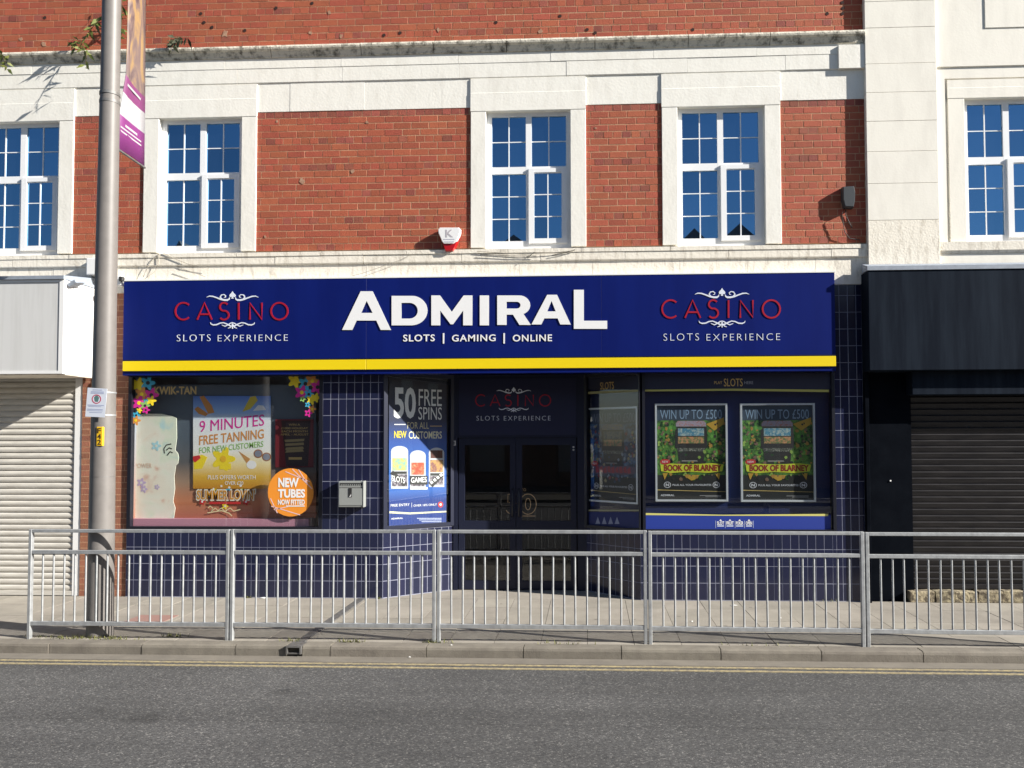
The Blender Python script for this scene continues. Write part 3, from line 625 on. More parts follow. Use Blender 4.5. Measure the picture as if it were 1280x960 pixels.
def shutter(parent, x0, x1, y, z0, z1, pitch, m, lip=False):
    sh = obj('roller_shutter', box(x0, x1, y+.03, y+.04, z0, z1), DARK, parent)
    prof = [(y+.016, 0), (y+.004, pitch*.15), (y, pitch*.42), (y+.003, pitch*.68), (y+.012, pitch*.86), (y+.02, pitch*.93), (y+.02, pitch*.985), (y+.026, pitch*.985), (y+.024, 0)]
    if lip: prof = [(y+.016, 0), (y+.003, pitch*.60), (y, pitch*.70), (y+.004, pitch*.79), (y+.013, pitch*.86), (y+.020, pitch*.89), (y+.020, pitch*.985), (y+.028, pitch*.985), (y+.028, 0)]
    me = extrude_x(prof, x0, x1); z = z0+.06
    obj('bottom_bar', box(x0, x1, y-.008, y+.029, z0, z0+.058, bevel=.003), m, sh)
    while z < z1: obj('slat', me, m, sh, loc=(0, 0, z)); z += pitch
    return sh
SHY = .10
shutter(rb, PRX+.03, XE, .11, UZ(1200, 736, .11), 2.75, .0752, SHUTR, True)
# broken stone sill under the shutter, as single lumps
x = UX(1137, 745, -.02)
STN = mat('pale_broken_stone', (.34, .29, .19), .95, col2=(.10, .08, .055), scale=16, bump=1., bscale=30, ramp=(.42, .58), rnd=('obj', .15))
while x < XE:
    w_ = random.uniform(.14, .3); bm = bmesh.new(); bmbox(bm, x+.003, x+w_-.003, -.03+random.uniform(-.015, .015), .2, 0, UZ(1200, 738, 0)-.003+random.uniform(-.012, 0))
    for v in bm.verts: v.co += Vector((random.uniform(-.008, .008), random.uniform(-.008, .008), random.uniform(-.008, .004) if v.co.z > .02 else 0))
    obj('sill_stone', tomesh(bm, bevel=.006), STN, rb); x += w_
obj('door_knob', tube([(UX(1113.5, 601, .05), .066, UZ(1113, 601, .05)), (UX(1113.5, 601, .05), .055, UZ(1113, 601, .05))], .010, 10), WHITEP, rb)

# ------------------------------------------------------------------ shop on the left: shutter belongs to the brick building, light box is a sign
LSY = .09
JX1 = -5.80; JX0 = UX(90, 600, .0)
obj('shutter_guide', box(JX0, JX1-.003, .03, .2, 0, 2.78, bevel=.004), WHITEP, bld)
shutter(bld, XL, JX0+.02, LSY-.05, .004, 2.76, .0752, SHUTL)
BY = -.60
bx1 = UX(79, 420, BY); bzb, bzt = UZ(40, 467, BY), UZ(40, 350, BY)
lb = thing('light_box_sign', 'blank white light box fascia above the cream roller shutter', 'shop sign', (bx1-1, BY/2, bzb))
obj('casing', boxes([(XL, bx1, BY+.01, -.015, bzb, bzt)]), WHITEP, lb)
obj('front_frame', boxes([(bx1-.05, bx1+.004, BY-.008, BY+.06, bzb-.003, bzt+.003), (XL, bx1-.05, BY-.008, BY+.03, bzt-.03, bzt+.002), (XL, bx1-.05, BY-.008, BY+.03, bzb-.002, bzb+.03)]), WHITEP, lb)
x = bx1-.055
while x > XL: obj('face_panel', box(max(x-1.02, XL), x-.003, BY-.001, BY+.012, bzb+.031, bzt-.031), GREYP, lb); x -= 1.025
obj('flashing', extrude_x([(BY-.03, bzt+.004), (BY-.03, bzt+.045), (-.013, bzt+.13), (-.013, bzt+.004)], XL, bx1+.012), LEAD, lb)
obj('seam', box(bx1+.0005, bx1+.003, BY+.17, BY+.174, bzb, bzt), LEAD, lb)
obj('underside_trim', box(XL, bx1-.01, BY+.06, -.02, bzb-.012, bzb-.001), SILLW, lb)
# small lamp fixed at the corner of the box and white box behind the post
fl = thing('security_light', 'small grey flood light angled over the light box corner', 'light', (bx1, BY+.12, bzt+.05))
c0 = Vector((bx1+.06, BY+.13, bzt-.02))
bm = bmesh.new(); bmbox(bm, -.055, .055, -.1, .1, -.022, .022); bmesh.ops.transform(bm, matrix=Matrix.Translation(c0) @ Matrix.Rotation(R(-28), 4, 'Y') @ Matrix.Rotation(R(12), 4, 'X'), verts=bm.verts[:])
obj('lamp_head', tomesh(bm, bevel=.006), LEAD, fl); obj('arm', tube([(bx1-.02, BY+.2, bzt+.03), (bx1+.03, BY+.16, bzt+.02), c0], .012), LEAD, fl)
jb = thing('junction_box', 'white plastic box with cables on the sill course behind the lamp post', 'junction box', (UX(124, 335, -.1), -.06, UZ(124, 345, -.1)))
obj('casing', box(UX(110, 330, -.1), UX(136, 330, -.1), -.14, -.037, UZ(120, 344, -.1), UZ(120, 323, -.1), bevel=.012, seg=2), WHITEP, jb)
obj('cable', tube([U(112, 336, -.1), U(111, 341, -.1), U(116, 346, -.06), U(124, 349, -.05)], .006), CABLE, jb)
dn = thing('floodlight', 'small white and black light fitting at the top left corner of the blue sign', 'light', (UX(150, 352, -.09), -.06, UZ(150, 352, -.09)))
obj('casing', box(UX(146, 350, -.1), UX(153, 350, -.1), -.12, -.03, UZ(150, 357, -.1), UZ(150, 345, -.1), bevel=.008), WHITEP, dn)
obj('lamp_head', box(UX(149.5, 350, -.14), UX(155, 350, -.14), -.17, -.11, UZ(150, 352, -.14), UZ(150, 346, -.14), bevel=.01), CABLE, dn)
# loose cables on the sill course
cb_ = thing('loose_cable', 'thin old cables drooping over the sill course below the second window', 'cable', (U(195, 330, -.05).x, -.05, 4.0))
for pts in ([(199, 317), (190, 325), (184, 335), (179, 346)], [(199, 317), (198, 330), (193, 340), (184, 346)], [(204, 316), (215, 322), (235, 330), (262, 335)], [(225, 335), (240, 340), (257, 346)]):
    obj('cable', tube([U(x, y, -.056 if y < 322 else -.05) for x, y in pts], .004, 6), CABLEW, cb_)
c2 = thing('loose_cable', 'thin cable sagging along the sill course near the alarm box', 'cable', (0, -.05, 4.1))
obj('cable', tube([U(x, y, -.058) for x, y in ((516, 317), (500, 325), (478, 333), (455, 341), (440, 345))], .003, 6), CABLEW, c2)
c3 = thing('loose_cable', 'frayed dark cables lying on the sill below the middle window', 'cable', (0, -.05, 4.2))
for pts in ([(596, 314), (625, 316), (655, 318), (690, 316), (718, 313)], [(600, 318), (640, 320), (670, 320)], [(668, 315), (662, 320), (659, 323)], [(690, 319), (706, 316), (719, 312)]):
    obj('cable', tube([U(x, y, -.058) for x, y in pts], .004, 6), CABLE if len(pts) < 5 else CABLEW, c3)

# ------------------------------------------------------------------ alarm box, speaker, letterbox
ax = lambda x, y: (lambda h: (h.x, h.z))(U(x, y, -.08))
al = thing('alarm_box', 'white and red burglar alarm box on the brick wall beside the middle window', 'alarm', (UX(562, 300, 0), 0, UZ(562, 313, 0)))
def tapered(outl, y0, y1, inset, m, name, parent):
    bm = bmesh.new(); cxm = sum(p[0] for p in outl)/len(outl); czm = sum(p[1] for p in outl)/len(outl)
    r = []
    for yy, k in ((y0, 1), (y0+(y1-y0)*.55, 1), (y1+.006, 1-inset*.4), (y1, 1-inset)):
        r.append([bm.verts.new((cxm+(p[0]-cxm)*k, yy, czm+(p[1]-czm)*k)) for p in outl])
    for a, b in zip(r[:-1], r[1:]):
        for i in range(len(outl)): bm.faces.new((a[i], a[(i+1) % len(outl)], b[(i+1) % len(outl)], b[i])).smooth = False
    bm.faces.new(r[0]); bm.faces.new(r[-1][::-1]); return obj(name, tomesh(bm), m, parent)
tapered([ax(*p) for p in ((549, 285.5), (574, 285.5), (576, 288), (575, 292), (571, 304), (566, 313.5), (556.5, 313.5), (553, 304), (548.5, 292), (547.5, 288))], 0, -.082, .06, mat('red_plastic', (.40, .006, .010), .3), 'base', al)
tapered([ax(*p) for p in ((549.5, 284.6), (574, 284.6), (576, 287), (575.5, 291), (571.5, 302), (567, 305), (555, 305), (552.5, 302), (548, 291), (547.6, 287))], -.02, -.098, .07, WPD, 'cover', al)
kx = lambda x, y: (lambda h: (h.x, h.z))(U(530+x/16, 270+y/16, -.1))
q = kx(430, 425) + kx(585, 270); obj('lettering', text('K', (q[0], q[2], q[1], q[3]), .0015, .098, bold=.02), plain(.45, .42, .45), al)
for x0, x1, y0, y1 in ((385, 610, 455, 475), (405, 600, 505, 525)):
    a, b = kx(x0, y1), kx(x1, y0); obj('print_line', box(a[0], b[0], -.0995, -.0975, a[1], b[1]), plain(.45, .45, .52), al)
spk = thing('wall_box', 'dark grey wall box with dangling cable beside the pilaster', 'wall box', (UX(1060, 260, 0), 0, UZ(1060, 260, 0)))
sx = lambda x, y: (lambda h: (h.x, h.z))(U(x, y, -.06))
tapered([sx(*p) for p in ((1053, 233.5), (1067, 232.5), (1068.6, 240), (1068.2, 252), (1066.5, 260), (1055.5, 259.5), (1053.2, 250))], 0, -.085, .12, mat('grey_plastic', (.045, .05, .055), .45), 'casing', spk)
obj('cable', tube([U(1057, 262, -.02), U(1057, 268, -.012), U(1061, 277, -.012), U(1065, 285, -.012)], .005, 6), CABLE, spk)
obj('cable', tube([U(1056, 260, -.04), U(1052, 268, -.06), U(1056, 290, -.05), U(1062, 298, -.03), U(1075, 300, -.02)], .005, 6), CABLE, spk)
lbx0, lbx1, lz0, lz1 = UX(422.5, 618, -.1), UX(454.5, 618, -.1), UZ(438, 634, -.1), UZ(438, 601.5, -.1)
lt = thing('letterbox', 'brushed steel letterbox on the navy tiled pier', 'letterbox', ((lbx0+lbx1)/2, 0, lz0))
ALU = mat('brushed_aluminium', (.42, .44, .42), .4, metal=.4)
obj('body', box(lbx0, lbx1, -.088, -.002, lz0, lz1, bevel=.008, seg=2), ALU, lt)
hh = lz1-lz0
obj('slot', box(lbx0+.018, lbx1-.022, -.0895, -.086, lz1-hh*.17, lz1-hh*.075), DARK, lt)
bm = bmesh.new(); k = 0
for i in range(11): xa = lbx0+.03+i*(lbx1-lbx0-.06)/11; bmbox(bm, xa, xa+.012, -.0905, -.088, lz1-hh*.17, lz1-hh*.12)
obj('slot_teeth', tomesh(bm), ALU, lt)
obj('flap', box(lbx0+.008, lbx1-.014, -.094, -.087, lz0+.02, lz1-hh*.28, bevel=.004), ALU, lt)
obj('flap_shadow_line', box(lbx0+.012, lbx1-.016, -.0892, -.087, lz1-hh*.275, lz1-hh*.235), STEELG, lt)  # dark strip painting the shadow line above the flap
obj('side_edge', box(lbx1-.010, lbx1+.003, -.098, -.003, lz0-.002, lz1+.002, bevel=.003), ALU, lt)
xm = (lbx0+lbx1)/2-.01; obj('lock_plate', box(xm-.022, xm+.022, -.098, -.093, lz1-hh*.62, lz1-hh*.27, bevel=.003), CABLE, lt)
obj('key_emblem', flat([[(xm-.008, lz1-hh*.60), (xm+.012, lz1-hh*.50), (xm+.010, lz1-hh*.58), (xm-.002, lz1-hh*.61)]], .0015, .098), WP, lt)

# ------------------------------------------------------------------ guard rails
RY = -2.06
def rail_panel():
    root = thing('guard_rail', '', 'guard rail', (0, RY, 0))
    pw, pd, H = .033, .042, 1.072; L = 2.03
    for x in (0, L-pw-.012): obj('post', box(x, x+pw, -pd/2, pd/2, -.012, H-.0, bevel=.004), GALV, root, local=True)
    e0, e1 = pw, L-pw-.012
    for nm, z0, z1, d in (('top_rail', H-.032, H-.001, .04), ('mid_rail', .830, .866, .036), ('bottom_rail', .130, .170, .036)):
        obj(nm, box(e0, e1, -d/2, d/2, z0, z1, bevel=.003), GALV, root, local=True)
    me = tube([(0, 0, .171), (0, 0, .829)], .0095, 8, False); n = 17
    for i in range(n): obj('bar', me, GALV, root, local=True, loc=(e0+.107+(e1-e0-.214)*i/(n-1), .0, 0))
    return root
def dup(root):
    r = root.copy(); C.objects.link(r)
    for ch in list(root.children):
        c = ch.copy(); C.objects.link(c); c.parent = r
        if ch.name.startswith('bar'): c.rotation_euler = (0, random.uniform(-.006, .006), 0); c.location.x += random.uniform(-.002, .002)
    return r
gr0 = rail_panel()
rl = ['leftmost guard rail panel, crossing in front of the lamp post', 'guard rail panel in front of the tiled pier and letterbox', 'guard rail panel in front of the entrance doors', 'guard rail panel in front of the two framed slots posters', 'rightmost guard rail panel, in front of the black roller shutter']
for i in range(5):
    g = gr0 if i == 0 else dup(gr0)
    g.location = (-4.95 + 2.03*i, RY + (0, .01, .02, .01, 0)[i], (0, .002, .002, -.002, -.008)[i]); g.rotation_euler.z = (.006, .004, -.002, -.006, -.006)[i]
    tag(g, rl[i] if i else rl[0], 'guard rail', 'guard rail panels along the kerb')

# ------------------------------------------------------------------ lamp post with banner, notice and tag
LX, LY = -4.32, -1.90
lp = thing('lamp_post', 'tall tapered grey steel lamp post behind the left guard rail', 'lamp post', (LX, LY, 0))
zband = UZ(135, 125, LY)
obj('column', tube([(LX, LY, -.01), (LX, LY, 1.4), (LX, LY, 3.2), (LX+.01, LY, zband)], [.124, .117, .104, .093], 40), POSTM, lp)
obj('upper_column', tube([(LX+.01, LY, zband+.001), (LX+.015, LY, 7.6), (LX+.02, LY, 10.5)], [.090, .086, .07], 32), POSTM, lp)
for dz in (-.045, .04): obj('strap', tube([(LX+.01, LY, zband+dz), (LX+.01, LY, zband+dz+.03)], .0965, 32), STEELG, lp)
for zz in (UZ(131, 596, LY), UZ(131, 634, LY)): obj('seam', tube([(LX, LY, zz), (LX, LY, zz+.006)], .1165 if zz > 1.2 else .1175, 32), STEELG, lp)
obj('lantern_arm', tube([(LX+.02, LY, 10.45), (LX+.02, LY-.6, 10.8), (LX+.02, LY-1.4, 10.9)], .045), POSTM, lp)
obj('lantern', box(LX-.12, LX+.16, LY-2.0, LY-1.3, 10.82, 10.96, bevel=.04), POSTM, lp)
# banner: hangs from the post towards the buildings
by0, by1 = LY+.10, LY+.66
rows_ = [(-260, 160, 186), (-120, 160, 184), (0, 160, 182.3), (60, 158.5, 182), (93, 157.3, 181.8), (125, 152, 181.5), (150, 147.6, 181), (185, 147.2, 180.8)]
zb0 = UZ(147, 185, by0)
def banner_mat():
    m = bpy.data.materials.new('printed_banner'); m.use_nodes = True; n = m.node_tree.nodes; l = m.node_tree.links; p = n['Principled BSDF']; p.inputs['Roughness'].default_value = .6
    g = n.new('ShaderNodeNewGeometry'); s = n.new('ShaderNodeSeparateXYZ'); l.new(g.outputs['Position'], s.inputs[0])
    z = [UZ(147, y, by0) for y in (185, 142, 115, 93)]
    mr = n.new('ShaderNodeMapRange'); mr.inputs[1].default_value = z[0]; mr.inputs[2].default_value = z[3]+.5; l.new(s.outputs['Z'], mr.inputs[0])
    c = n.new('ShaderNodeValToRGB'); c.color_ramp.interpolation = 'CONSTANT'; T = lambda q: (q-z[0])/(z[3]+.5-z[0])
    c.color_ramp.elements[0].color = (.17, .025, .15, 1); c.color_ramp.elements[1].position = T(z[1]); c.color_ramp.elements[1].color = (.34, .34, .36, 1)
    e = c.color_ramp.elements.new(T(z[2])); e.color = (.16, .03, .12, 1)
    wv = n.new('ShaderNodeTexNoise'); wv.inputs['Scale'].default_value = 2.4; wv.inputs['Detail'].default_value = 5; wv.inputs['Distortion'].default_value = 1.6
    mp = n.new('ShaderNodeMapping'); mp.inputs['Scale'].default_value = (1, 1.6, .7); mp.inputs['Rotation'].default_value = (R(30), 0, 0); l.new(g.outputs['Position'], mp.inputs[0]); l.new(mp.outputs[0], wv.inputs['Vector'])
    c2 = n.new('ShaderNodeValToRGB'); e = c2.color_ramp.elements; e[0].position = .35; e[0].color = (.06, .035, .045, 1); e[1].position = .62; e[1].color = (.30, .19, .085, 1); c2.color_ramp.elements.new(.5).color = (.16, .11, .10, 1)
    l.new(wv.outputs['Fac'], c2.inputs[0]); l.new(mr.outputs[0], c.inputs[0])
    gt = n.new('ShaderNodeMath'); gt.operation = 'GREATER_THAN'; gt.inputs[1].default_value = z[3]; l.new(s.outputs['Z'], gt.inputs[0])
    mx = n.new('ShaderNodeMix'); mx.data_type = 'RGBA'; l.new(gt.outputs[0], mx.inputs['Factor']); l.new(c.outputs[0], mx.inputs['A']); l.new(c2.outputs[0], mx.inputs['B']); l.new(mx.outputs['Result'], p.inputs['Base Color']); return m
bn = thing('lamp_post_banner', 'purple, white and gold printed banner hanging from the lamp post', 'banner', (LX+.1, by0, zb0))
bm = bmesh.new(); grid = []
for (y, xl, xr) in rows_:
    a = U(xl, y, by0); z = a.z; row = []
    for k in range(5):
        t = k/4; yy = by0+(by1-by0)*t; pr = U(xr, 100, by1).x
        xx = a.x*(1-t) + (UX(xr, y, by1))*t + .02*math.sin(t*math.pi)*math.sin(z*3)
        row.append((xx, yy, z))
    grid.append(row)
fr_, bk_ = [[[bm.verts.new((x+o, y, z)) for x, y, z in r] for r in grid] for o in (.002, -.002)]
for i in range(len(grid)-1):
    for k in range(4):
        bm.faces.new((fr_[i][k], fr_[i][k+1], fr_[i+1][k+1], fr_[i+1][k])).smooth = True; bm.faces.new((bk_[i][k], bk_[i+1][k], bk_[i+1][k+1], bk_[i][k+1])).smooth = True
for i in range(len(grid)-1):
    bm.faces.new((fr_[i][0], fr_[i+1][0], bk_[i+1][0], bk_[i][0])); bm.faces.new((fr_[i][4], bk_[i][4], bk_[i+1][4], fr_[i+1][4]))
for k in range(4): bm.faces.new((fr_[-1][k], fr_[-1][k+1], bk_[-1][k+1], bk_[-1][k])); bm.faces.new((fr_[0][k], bk_[0][k], bk_[0][k+1], fr_[0][k+1]))
obj('cloth', tomesh(bm), banner_mat(), bn)
zr = grid[-1][0]; obj('banner_arm', tube([(LX+.05, LY+.05, zr[2]-.012), (grid[-1][0][0], by0, zr[2]-.012), (grid[-1][4][0], by1+.01, zr[2]-.012)], .012), STEELG, bn)
def bline(y0, y1, t0, t1, yl):                     # thin printed lines on the banner's sunny face
    bmq = bmesh.new(); vs = []
    for (t, y) in ((t0, y0), (t1, y0), (t1, y1), (t0, y1)):
        z = UZ(147, y, by0); i = max(j for j in range(len(grid)) if grid[j][0][2] >= z-1e-6 or j == 0); i = min(i, len(grid)-2)
        za, zb_ = grid[i][0][2], grid[i+1][0][2]; s = (za-z)/(za-zb_); 
        L = lambda r: Vector(r[min(int(t*4), 3)]).lerp(Vector(r[min(int(t*4), 3)+1]), t*4-min(int(t*4), 3))
        pnt = L(grid[i]).lerp(L(grid[i+1]), s); vs.append(pnt+Vector((.0045, 0, 0)))
    f_ = bmq.faces.new([bmq.verts.new(v) for v in vs]); ex = bmesh.ops.extrude_face_region(bmq, geom=[f_]); bmesh.ops.translate(bmq, vec=(-.0015, 0, 0), verts=[v for v in ex['geom'] if isinstance(v, bmesh.types.BMVert)])
    obj('print_line', tomesh(bmq), plain(.36, .35, .37), bn)
bline(100, 103, .15, .8, 0); bline(149, 152, .25, .7, 0); bline(155, 157, .08, .85, 0); bline(160, 162, .08, .85, 0)
# public notice strapped to the post
nt_ = thing('notice_plate', 'small white notice with red circle strapped to the lamp post', 'sign', (U(121, 522, LY-.13).x, LY-.13, UZ(121, 522, LY-.13)))
NY = LY-.135; qn = lambda x, y: (lambda h: (h.x, h.z))(U(80+x/10.667, 470+y/10.667, NY))
obj('plate', flat([[qn(318, 155), qn(578, 170), qn(545, 552), qn(285, 540)]], .003, -NY), plain(.62, .66, .74), nt_)
ring = [qn(436+62*math.cos(R(a)), 308+62*math.sin(R(a))) for a in range(0, 360, 12)]; ri = [qn(436+50*math.cos(R(a)), 308+50*math.sin(R(a))) for a in range(0, 360, 12)]
obj('prohibition_ring', flat([ring, ri], .001, -NY+.003), plain(.45, .05, .10), nt_)
obj('bottle_symbol', flat([[qn(405, 285), qn(425, 262), qn(450, 262), qn(472, 290), qn(455, 345), qn(415, 340)]], .001, -NY+.003), plain(.09, .18, .17), nt_)
for (x0, y0, x1, y1) in ((385, 178, 515, 190), (365, 202, 535, 216), (360, 222, 535, 234), (318, 380, 535, 392), (330, 400, 500, 408), (315, 435, 520, 446), (312, 455, 520, 464), (340, 480, 510, 488)):
    obj('print_line', flat([[qn(x0, y0), qn(x1, y0+(x1-x0)*.03), qn(x1, y1+(x1-x0)*.03), qn(x0, y1)]], .001, -NY+.003), plain(.36, .40, .55), nt_)
for zz in (UZ(131, 491, LY), UZ(131, 519, LY)): obj('strap', tube([(LX+.006, LY, zz-.007), (LX+.006, LY, zz+.007)], .1085, 32), GALV, nt_)
ftg = thing('number_tag', 'yellow column number tag reading F42 on the lamp post', 'sign', (UX(124, 557, LY-.11), LY-.115, UZ(124, 557, LY-.11)))
TYY = LY-.1185; fq = lambda x, y: (lambda h: (h.x, h.z))(U(x, y, TYY)); a, b = fq(120.2, 557.5), fq(128.3, 533.5)
obj('plate', box(a[0], b[0], TYY, LY-.07, a[1], b[1], bevel=.004), plain(.75, .45, .01), ftg)
for i, ch in enumerate('F42'):
    a, b = fq(121.6, 541.5+7.2*i), fq(126.4, 535.2+7.2*i); obj('lettering', text(ch, (a[0], b[0], a[1], b[1]), .0015, -TYY, bold=.02), plain(.06, .03, .01), ftg)

# ------------------------------------------------------------------ printed window graphics
class Sheet:
    """prints onto a plane: mp(zoom px) -> (u, v); w = depth towards the viewer of the next layer"""
    def __init__(s, root, mp, w0, local): s.root, s.mp, s.w, s.local = root, mp, w0, local
    def poly(s, pts, m, lift=.001, name='print', dep=.0012, holes=()): return obj(name, flat([[s.mp(*p) for p in pts]] + [[s.mp(*p) for p in h] for h in holes], dep, s.w+lift), m, s.root, local=s.local)
    def rect(s, x0, y0, x1, y1, m, lift=.001, name='print', dep=.0012): return s.poly([(x0, y0), (x1, y0), (x1, y1), (x0, y1)], m, lift, name, dep)
    def ell(s, x, y, rx, ry, m, lift=.001, name='print', hole=0.):
        P = lambda k: [(x+rx*k*math.cos(R(a)), y+ry*k*math.sin(R(a))) for a in range(0, 360, 12)]
        return s.poly(P(1), m, lift, name, holes=[P(hole)] if hole else ())
    def txt(s, t, x0, y0, x1, y1, m, lift=.002, bold=.015, tilt=0., space=1.):
        a, b = s.mp(x0, y1), s.mp(x1, y0); me = text(t, (a[0], b[0], a[1], b[1]), .001, s.w+lift, bold, space)
        if tilt:
            for v in me.vertices: v.co.z += (v.co.x-a[0])*tilt
        return obj('lettering', me, m, s.root, local=s.local)
    def flower(s, x, y, r, m, mc, lift=.001):
        pts = [(x+r*(.76+.24*math.cos(5*R(a)))*math.cos(R(a)), y+r*(.76+.24*math.cos(5*R(a)))*math.sin(R(a))) for a in range(0, 360, 9)]
        s.poly(pts, m, lift, 'flower_print'); s.ell(x, y, r*.25, r*.25, mc, lift+.0012, 'flower_print')
def facmap(ox, oy, k, Y): return lambda x, y: (lambda h: (h.x, h.z))(U(ox+x/k, oy+y/k, Y))
def base(mp, x, y, Y): a = mp(x, y); return (a[0], Y, a[1])
PINK = plain(.62, .02, .28); ORG = plain(.62, .26, .06); GRN = plain(.25, .48, .12); CYAN = plain(.05, .40, .60); YL = plain(.80, .62, .02); RED = plain(.55, .03, .03); GOLD = plain(.60, .40, .12); BLK = plain(.02, .02, .02)
# --- sun-tan window
Y1 = .165; m1 = facmap(150, 460, 4.573, Y1)
t = thing('tanning_poster', 'large poster reading 9 MINUTES FREE TANNING in the left shop window', 'poster', base(m1, 640, 690, Y1))
Z = lambda y: m1(640, y)[1]
s = Sheet(t, m1, -Y1, False)
s.rect(418, 160, 862, 690, zramp('beach_poster_print', [(Z(160), (.10, .22, .62)), (Z(255), (.30, .48, .80)), (Z(300), (.74, .79, .82)), (Z(470), (.78, .78, .74)), (Z(545), (.78, .66, .36)), (Z(620), (.66, .40, .05)), (Z(690), (.50, .22, .02))]), 0, 'sheet')
for pts in ([(455, 165), (480, 158), (525, 215), (540, 255), (505, 262)], [(425, 235), (445, 220), (505, 262), (490, 275), (450, 262)]): s.poly(pts, ORG)
s.poly([(700, 250), (745, 165), (775, 160), (788, 185), (745, 235)], plain(.65, .50, .05)); s.poly([(760, 245), (790, 212), (820, 215), (835, 240)], WP)
s.txt('9 MINUTES', 455, 302, 825, 368, PINK, bold=.0, tilt=.10); s.txt('FREE TANNING', 453, 386, 823, 442, ORG, bold=.012, tilt=.10); s.txt('FOR NEW CUSTOMERS', 453, 454, 820, 489, GRN, bold=.004, tilt=.10)
s.flower(590, 520, 72, YL, plain(.70, .40, .02)); s.rect(568, 545, 635, 580, YL, .0015); s.poly([(418, 510), (470, 495), (500, 510), (470, 575), (425, 580)], YL); s.poly([(418, 505), (455, 498), (462, 515), (430, 540), (418, 530)], RED, .002)
s.poly([(678, 475), (745, 520), (725, 545)], plain(.50, .25, .08)); s.ell(752, 553, 28, 24, WP)
for x, y in ((790, 490), (838, 508)): s.ell(x, y, 26, 25, plain(.30, .12, .04)); s.ell(x, y, 20, 19, plain(.20, .22, .28), .0022)
s.txt('PLUS OFFERS WORTH', 503, 612, 775, 637, WP, bold=.0); s.txt('OVER £20', 600, 647, 705, 668, WP, bold=.0)
b = thing('beach_backdrop', 'slate to orange backdrop with SUMMER LOVIN lettering in the left shop window', 'display', base(m1, 640, 860, Y1+.02))
m1b = facmap(150, 460, 4.573, Y1+.012); s = Sheet(b, m1b, -(Y1+.012), False)
s.rect(62, 95, 1120, 858, zramp('sunset_print', [(Z(95), (.10, .13, .17)), (Z(400), (.085, .11, .14)), (Z(540), (.11, .11, .115)), (Z(650), (.34, .23, .16)), (Z(760), (.52, .20, .10)), (Z(858), (.40, .13, .08))]), -.004, 'sheet')
s = Sheet(b, m1, -Y1-.002, False)
for x, y, r_, c in ((580, 675, 24, RED), (625, 683, 26, CYAN), (690, 672, 28, GRN), (535, 690, 20, YL), (470, 765, 20, RED), (720, 765, 22, RED), (600, 790, 20, YL)): s.flower(x, y, r_, c, WP)
s.txt("SUMMER LOVIN'", 434, 690, 778, 760, plain(.78, .74, .62), .0025, bold=.07); s.txt("SUMMER LOVIN'", 440, 697, 772, 752, plain(.60, .26, .02), .0042, bold=.015)
s.rect(510, 765, 690, 778, RED, .003)
obj('scribble', ribbon([[s.mp(x, y) for x, y in ((505, 800), (515, 788), (530, 800), (520, 822), (545, 800), (560, 815), (580, 800), (600, 820), (630, 800), (650, 818), (690, 808))], [s.mp(x, y) for x, y in ((500, 828), (580, 815), (625, 830), (640, 846))]], .012, .001, s.w+.003), plain(.75, .66, .38), b)
# tall pale cut-out at the left
def blotch():
    m = bpy.data.materials.new('pastel_splash_print'); m.use_nodes = True; n = m.node_tree.nodes; l = m.node_tree.links; p = n['Principled BSDF']; p.inputs['Roughness'].default_value = .5
    g = n.new('ShaderNodeNewGeometry'); no = n.new('ShaderNodeTexNoise'); no.inputs['Scale'].default_value = 3.2; no.inputs['Detail'].default_value = 3; no.inputs['Distortion'].default_value = .6; l.new(g.outputs['Position'], no.inputs['Vector'])
    c = n.new('ShaderNodeValToRGB'); e = c.color_ramp.elements; e[0].position = .3; e[0].color = (.68, .42, .32, 1); e[1].position = .74; e[1].color = (.50, .70, .70, 1)
    for q, col in ((.40, (.80, .74, .62)), (.53, (.80, .79, .68)), (.64, (.72, .78, .62))): e.new(q).color = (*col, 1)
    l.new(no.outputs['Fac'], c.inputs[0]); l.new(c.outputs[0], p.inputs['Base Color']); return m
k = thing('display_cutout', 'tall pale pastel cut-out board at the left side of the tanning window', 'display', base(m1, 190, 905, Y1))
s = Sheet(k, m1, -Y1, False)
s.poly([(78, 272), (150, 261), (240, 262), (300, 275), (325, 287), (327, 400), (318, 470), (333, 488), (338, 512), (334, 545), (322, 556), (312, 620), (316, 690), (306, 760), (318, 800), (302, 905), (62, 905)], blotch(), 0, 'board', .012)
s = Sheet(k, m1, -Y1+.012, False)
obj('swirl', ribbon([[s.mp(x, y) for x, y in ((258, 488), (254, 462), (268, 440), (296, 434))], [s.mp(x, y) for x, y in ((272, 500), (290, 478), (304, 484))], [s.mp(x, y) for x, y in ((268, 470), (284, 456), (300, 462))]], .013, .001, s.w+.001), BLK, k)
s.txt('POWER', 88, 545, 185, 572, plain(.68, .50, .38), .001, bold=.01)
for x, y, r_ in ((125, 655, 28), (140, 692, 22), (215, 680, 16), (210, 445, 30)): s.flower(x, y, r_, plain(.50, .40, .60) if x != 210 else plain(.40, .66, .72), plain(.7, .7, .6))
obj('window_shelf', box(m1(300, 880)[0]-.6, m1(1090, 880)[0], .09, .3, WZ0+.002, UZ(300, 648.5, .1)), mat('pink_shelf', (.55, .26, .34), .5), bld)
pr = thing('holiday_poster', 'dark red holiday prize poster at the right of the tanning window', 'poster', base(m1, 1000, 568, Y1)); s = Sheet(pr, m1, -Y1, False)
s.rect(888, 293, 1106, 568, plain(.16, .012, .02), 0, 'sheet'); s.poly([(922, 300), (1090, 300), (1075, 560), (950, 560)], plain(.03, .008, .01))
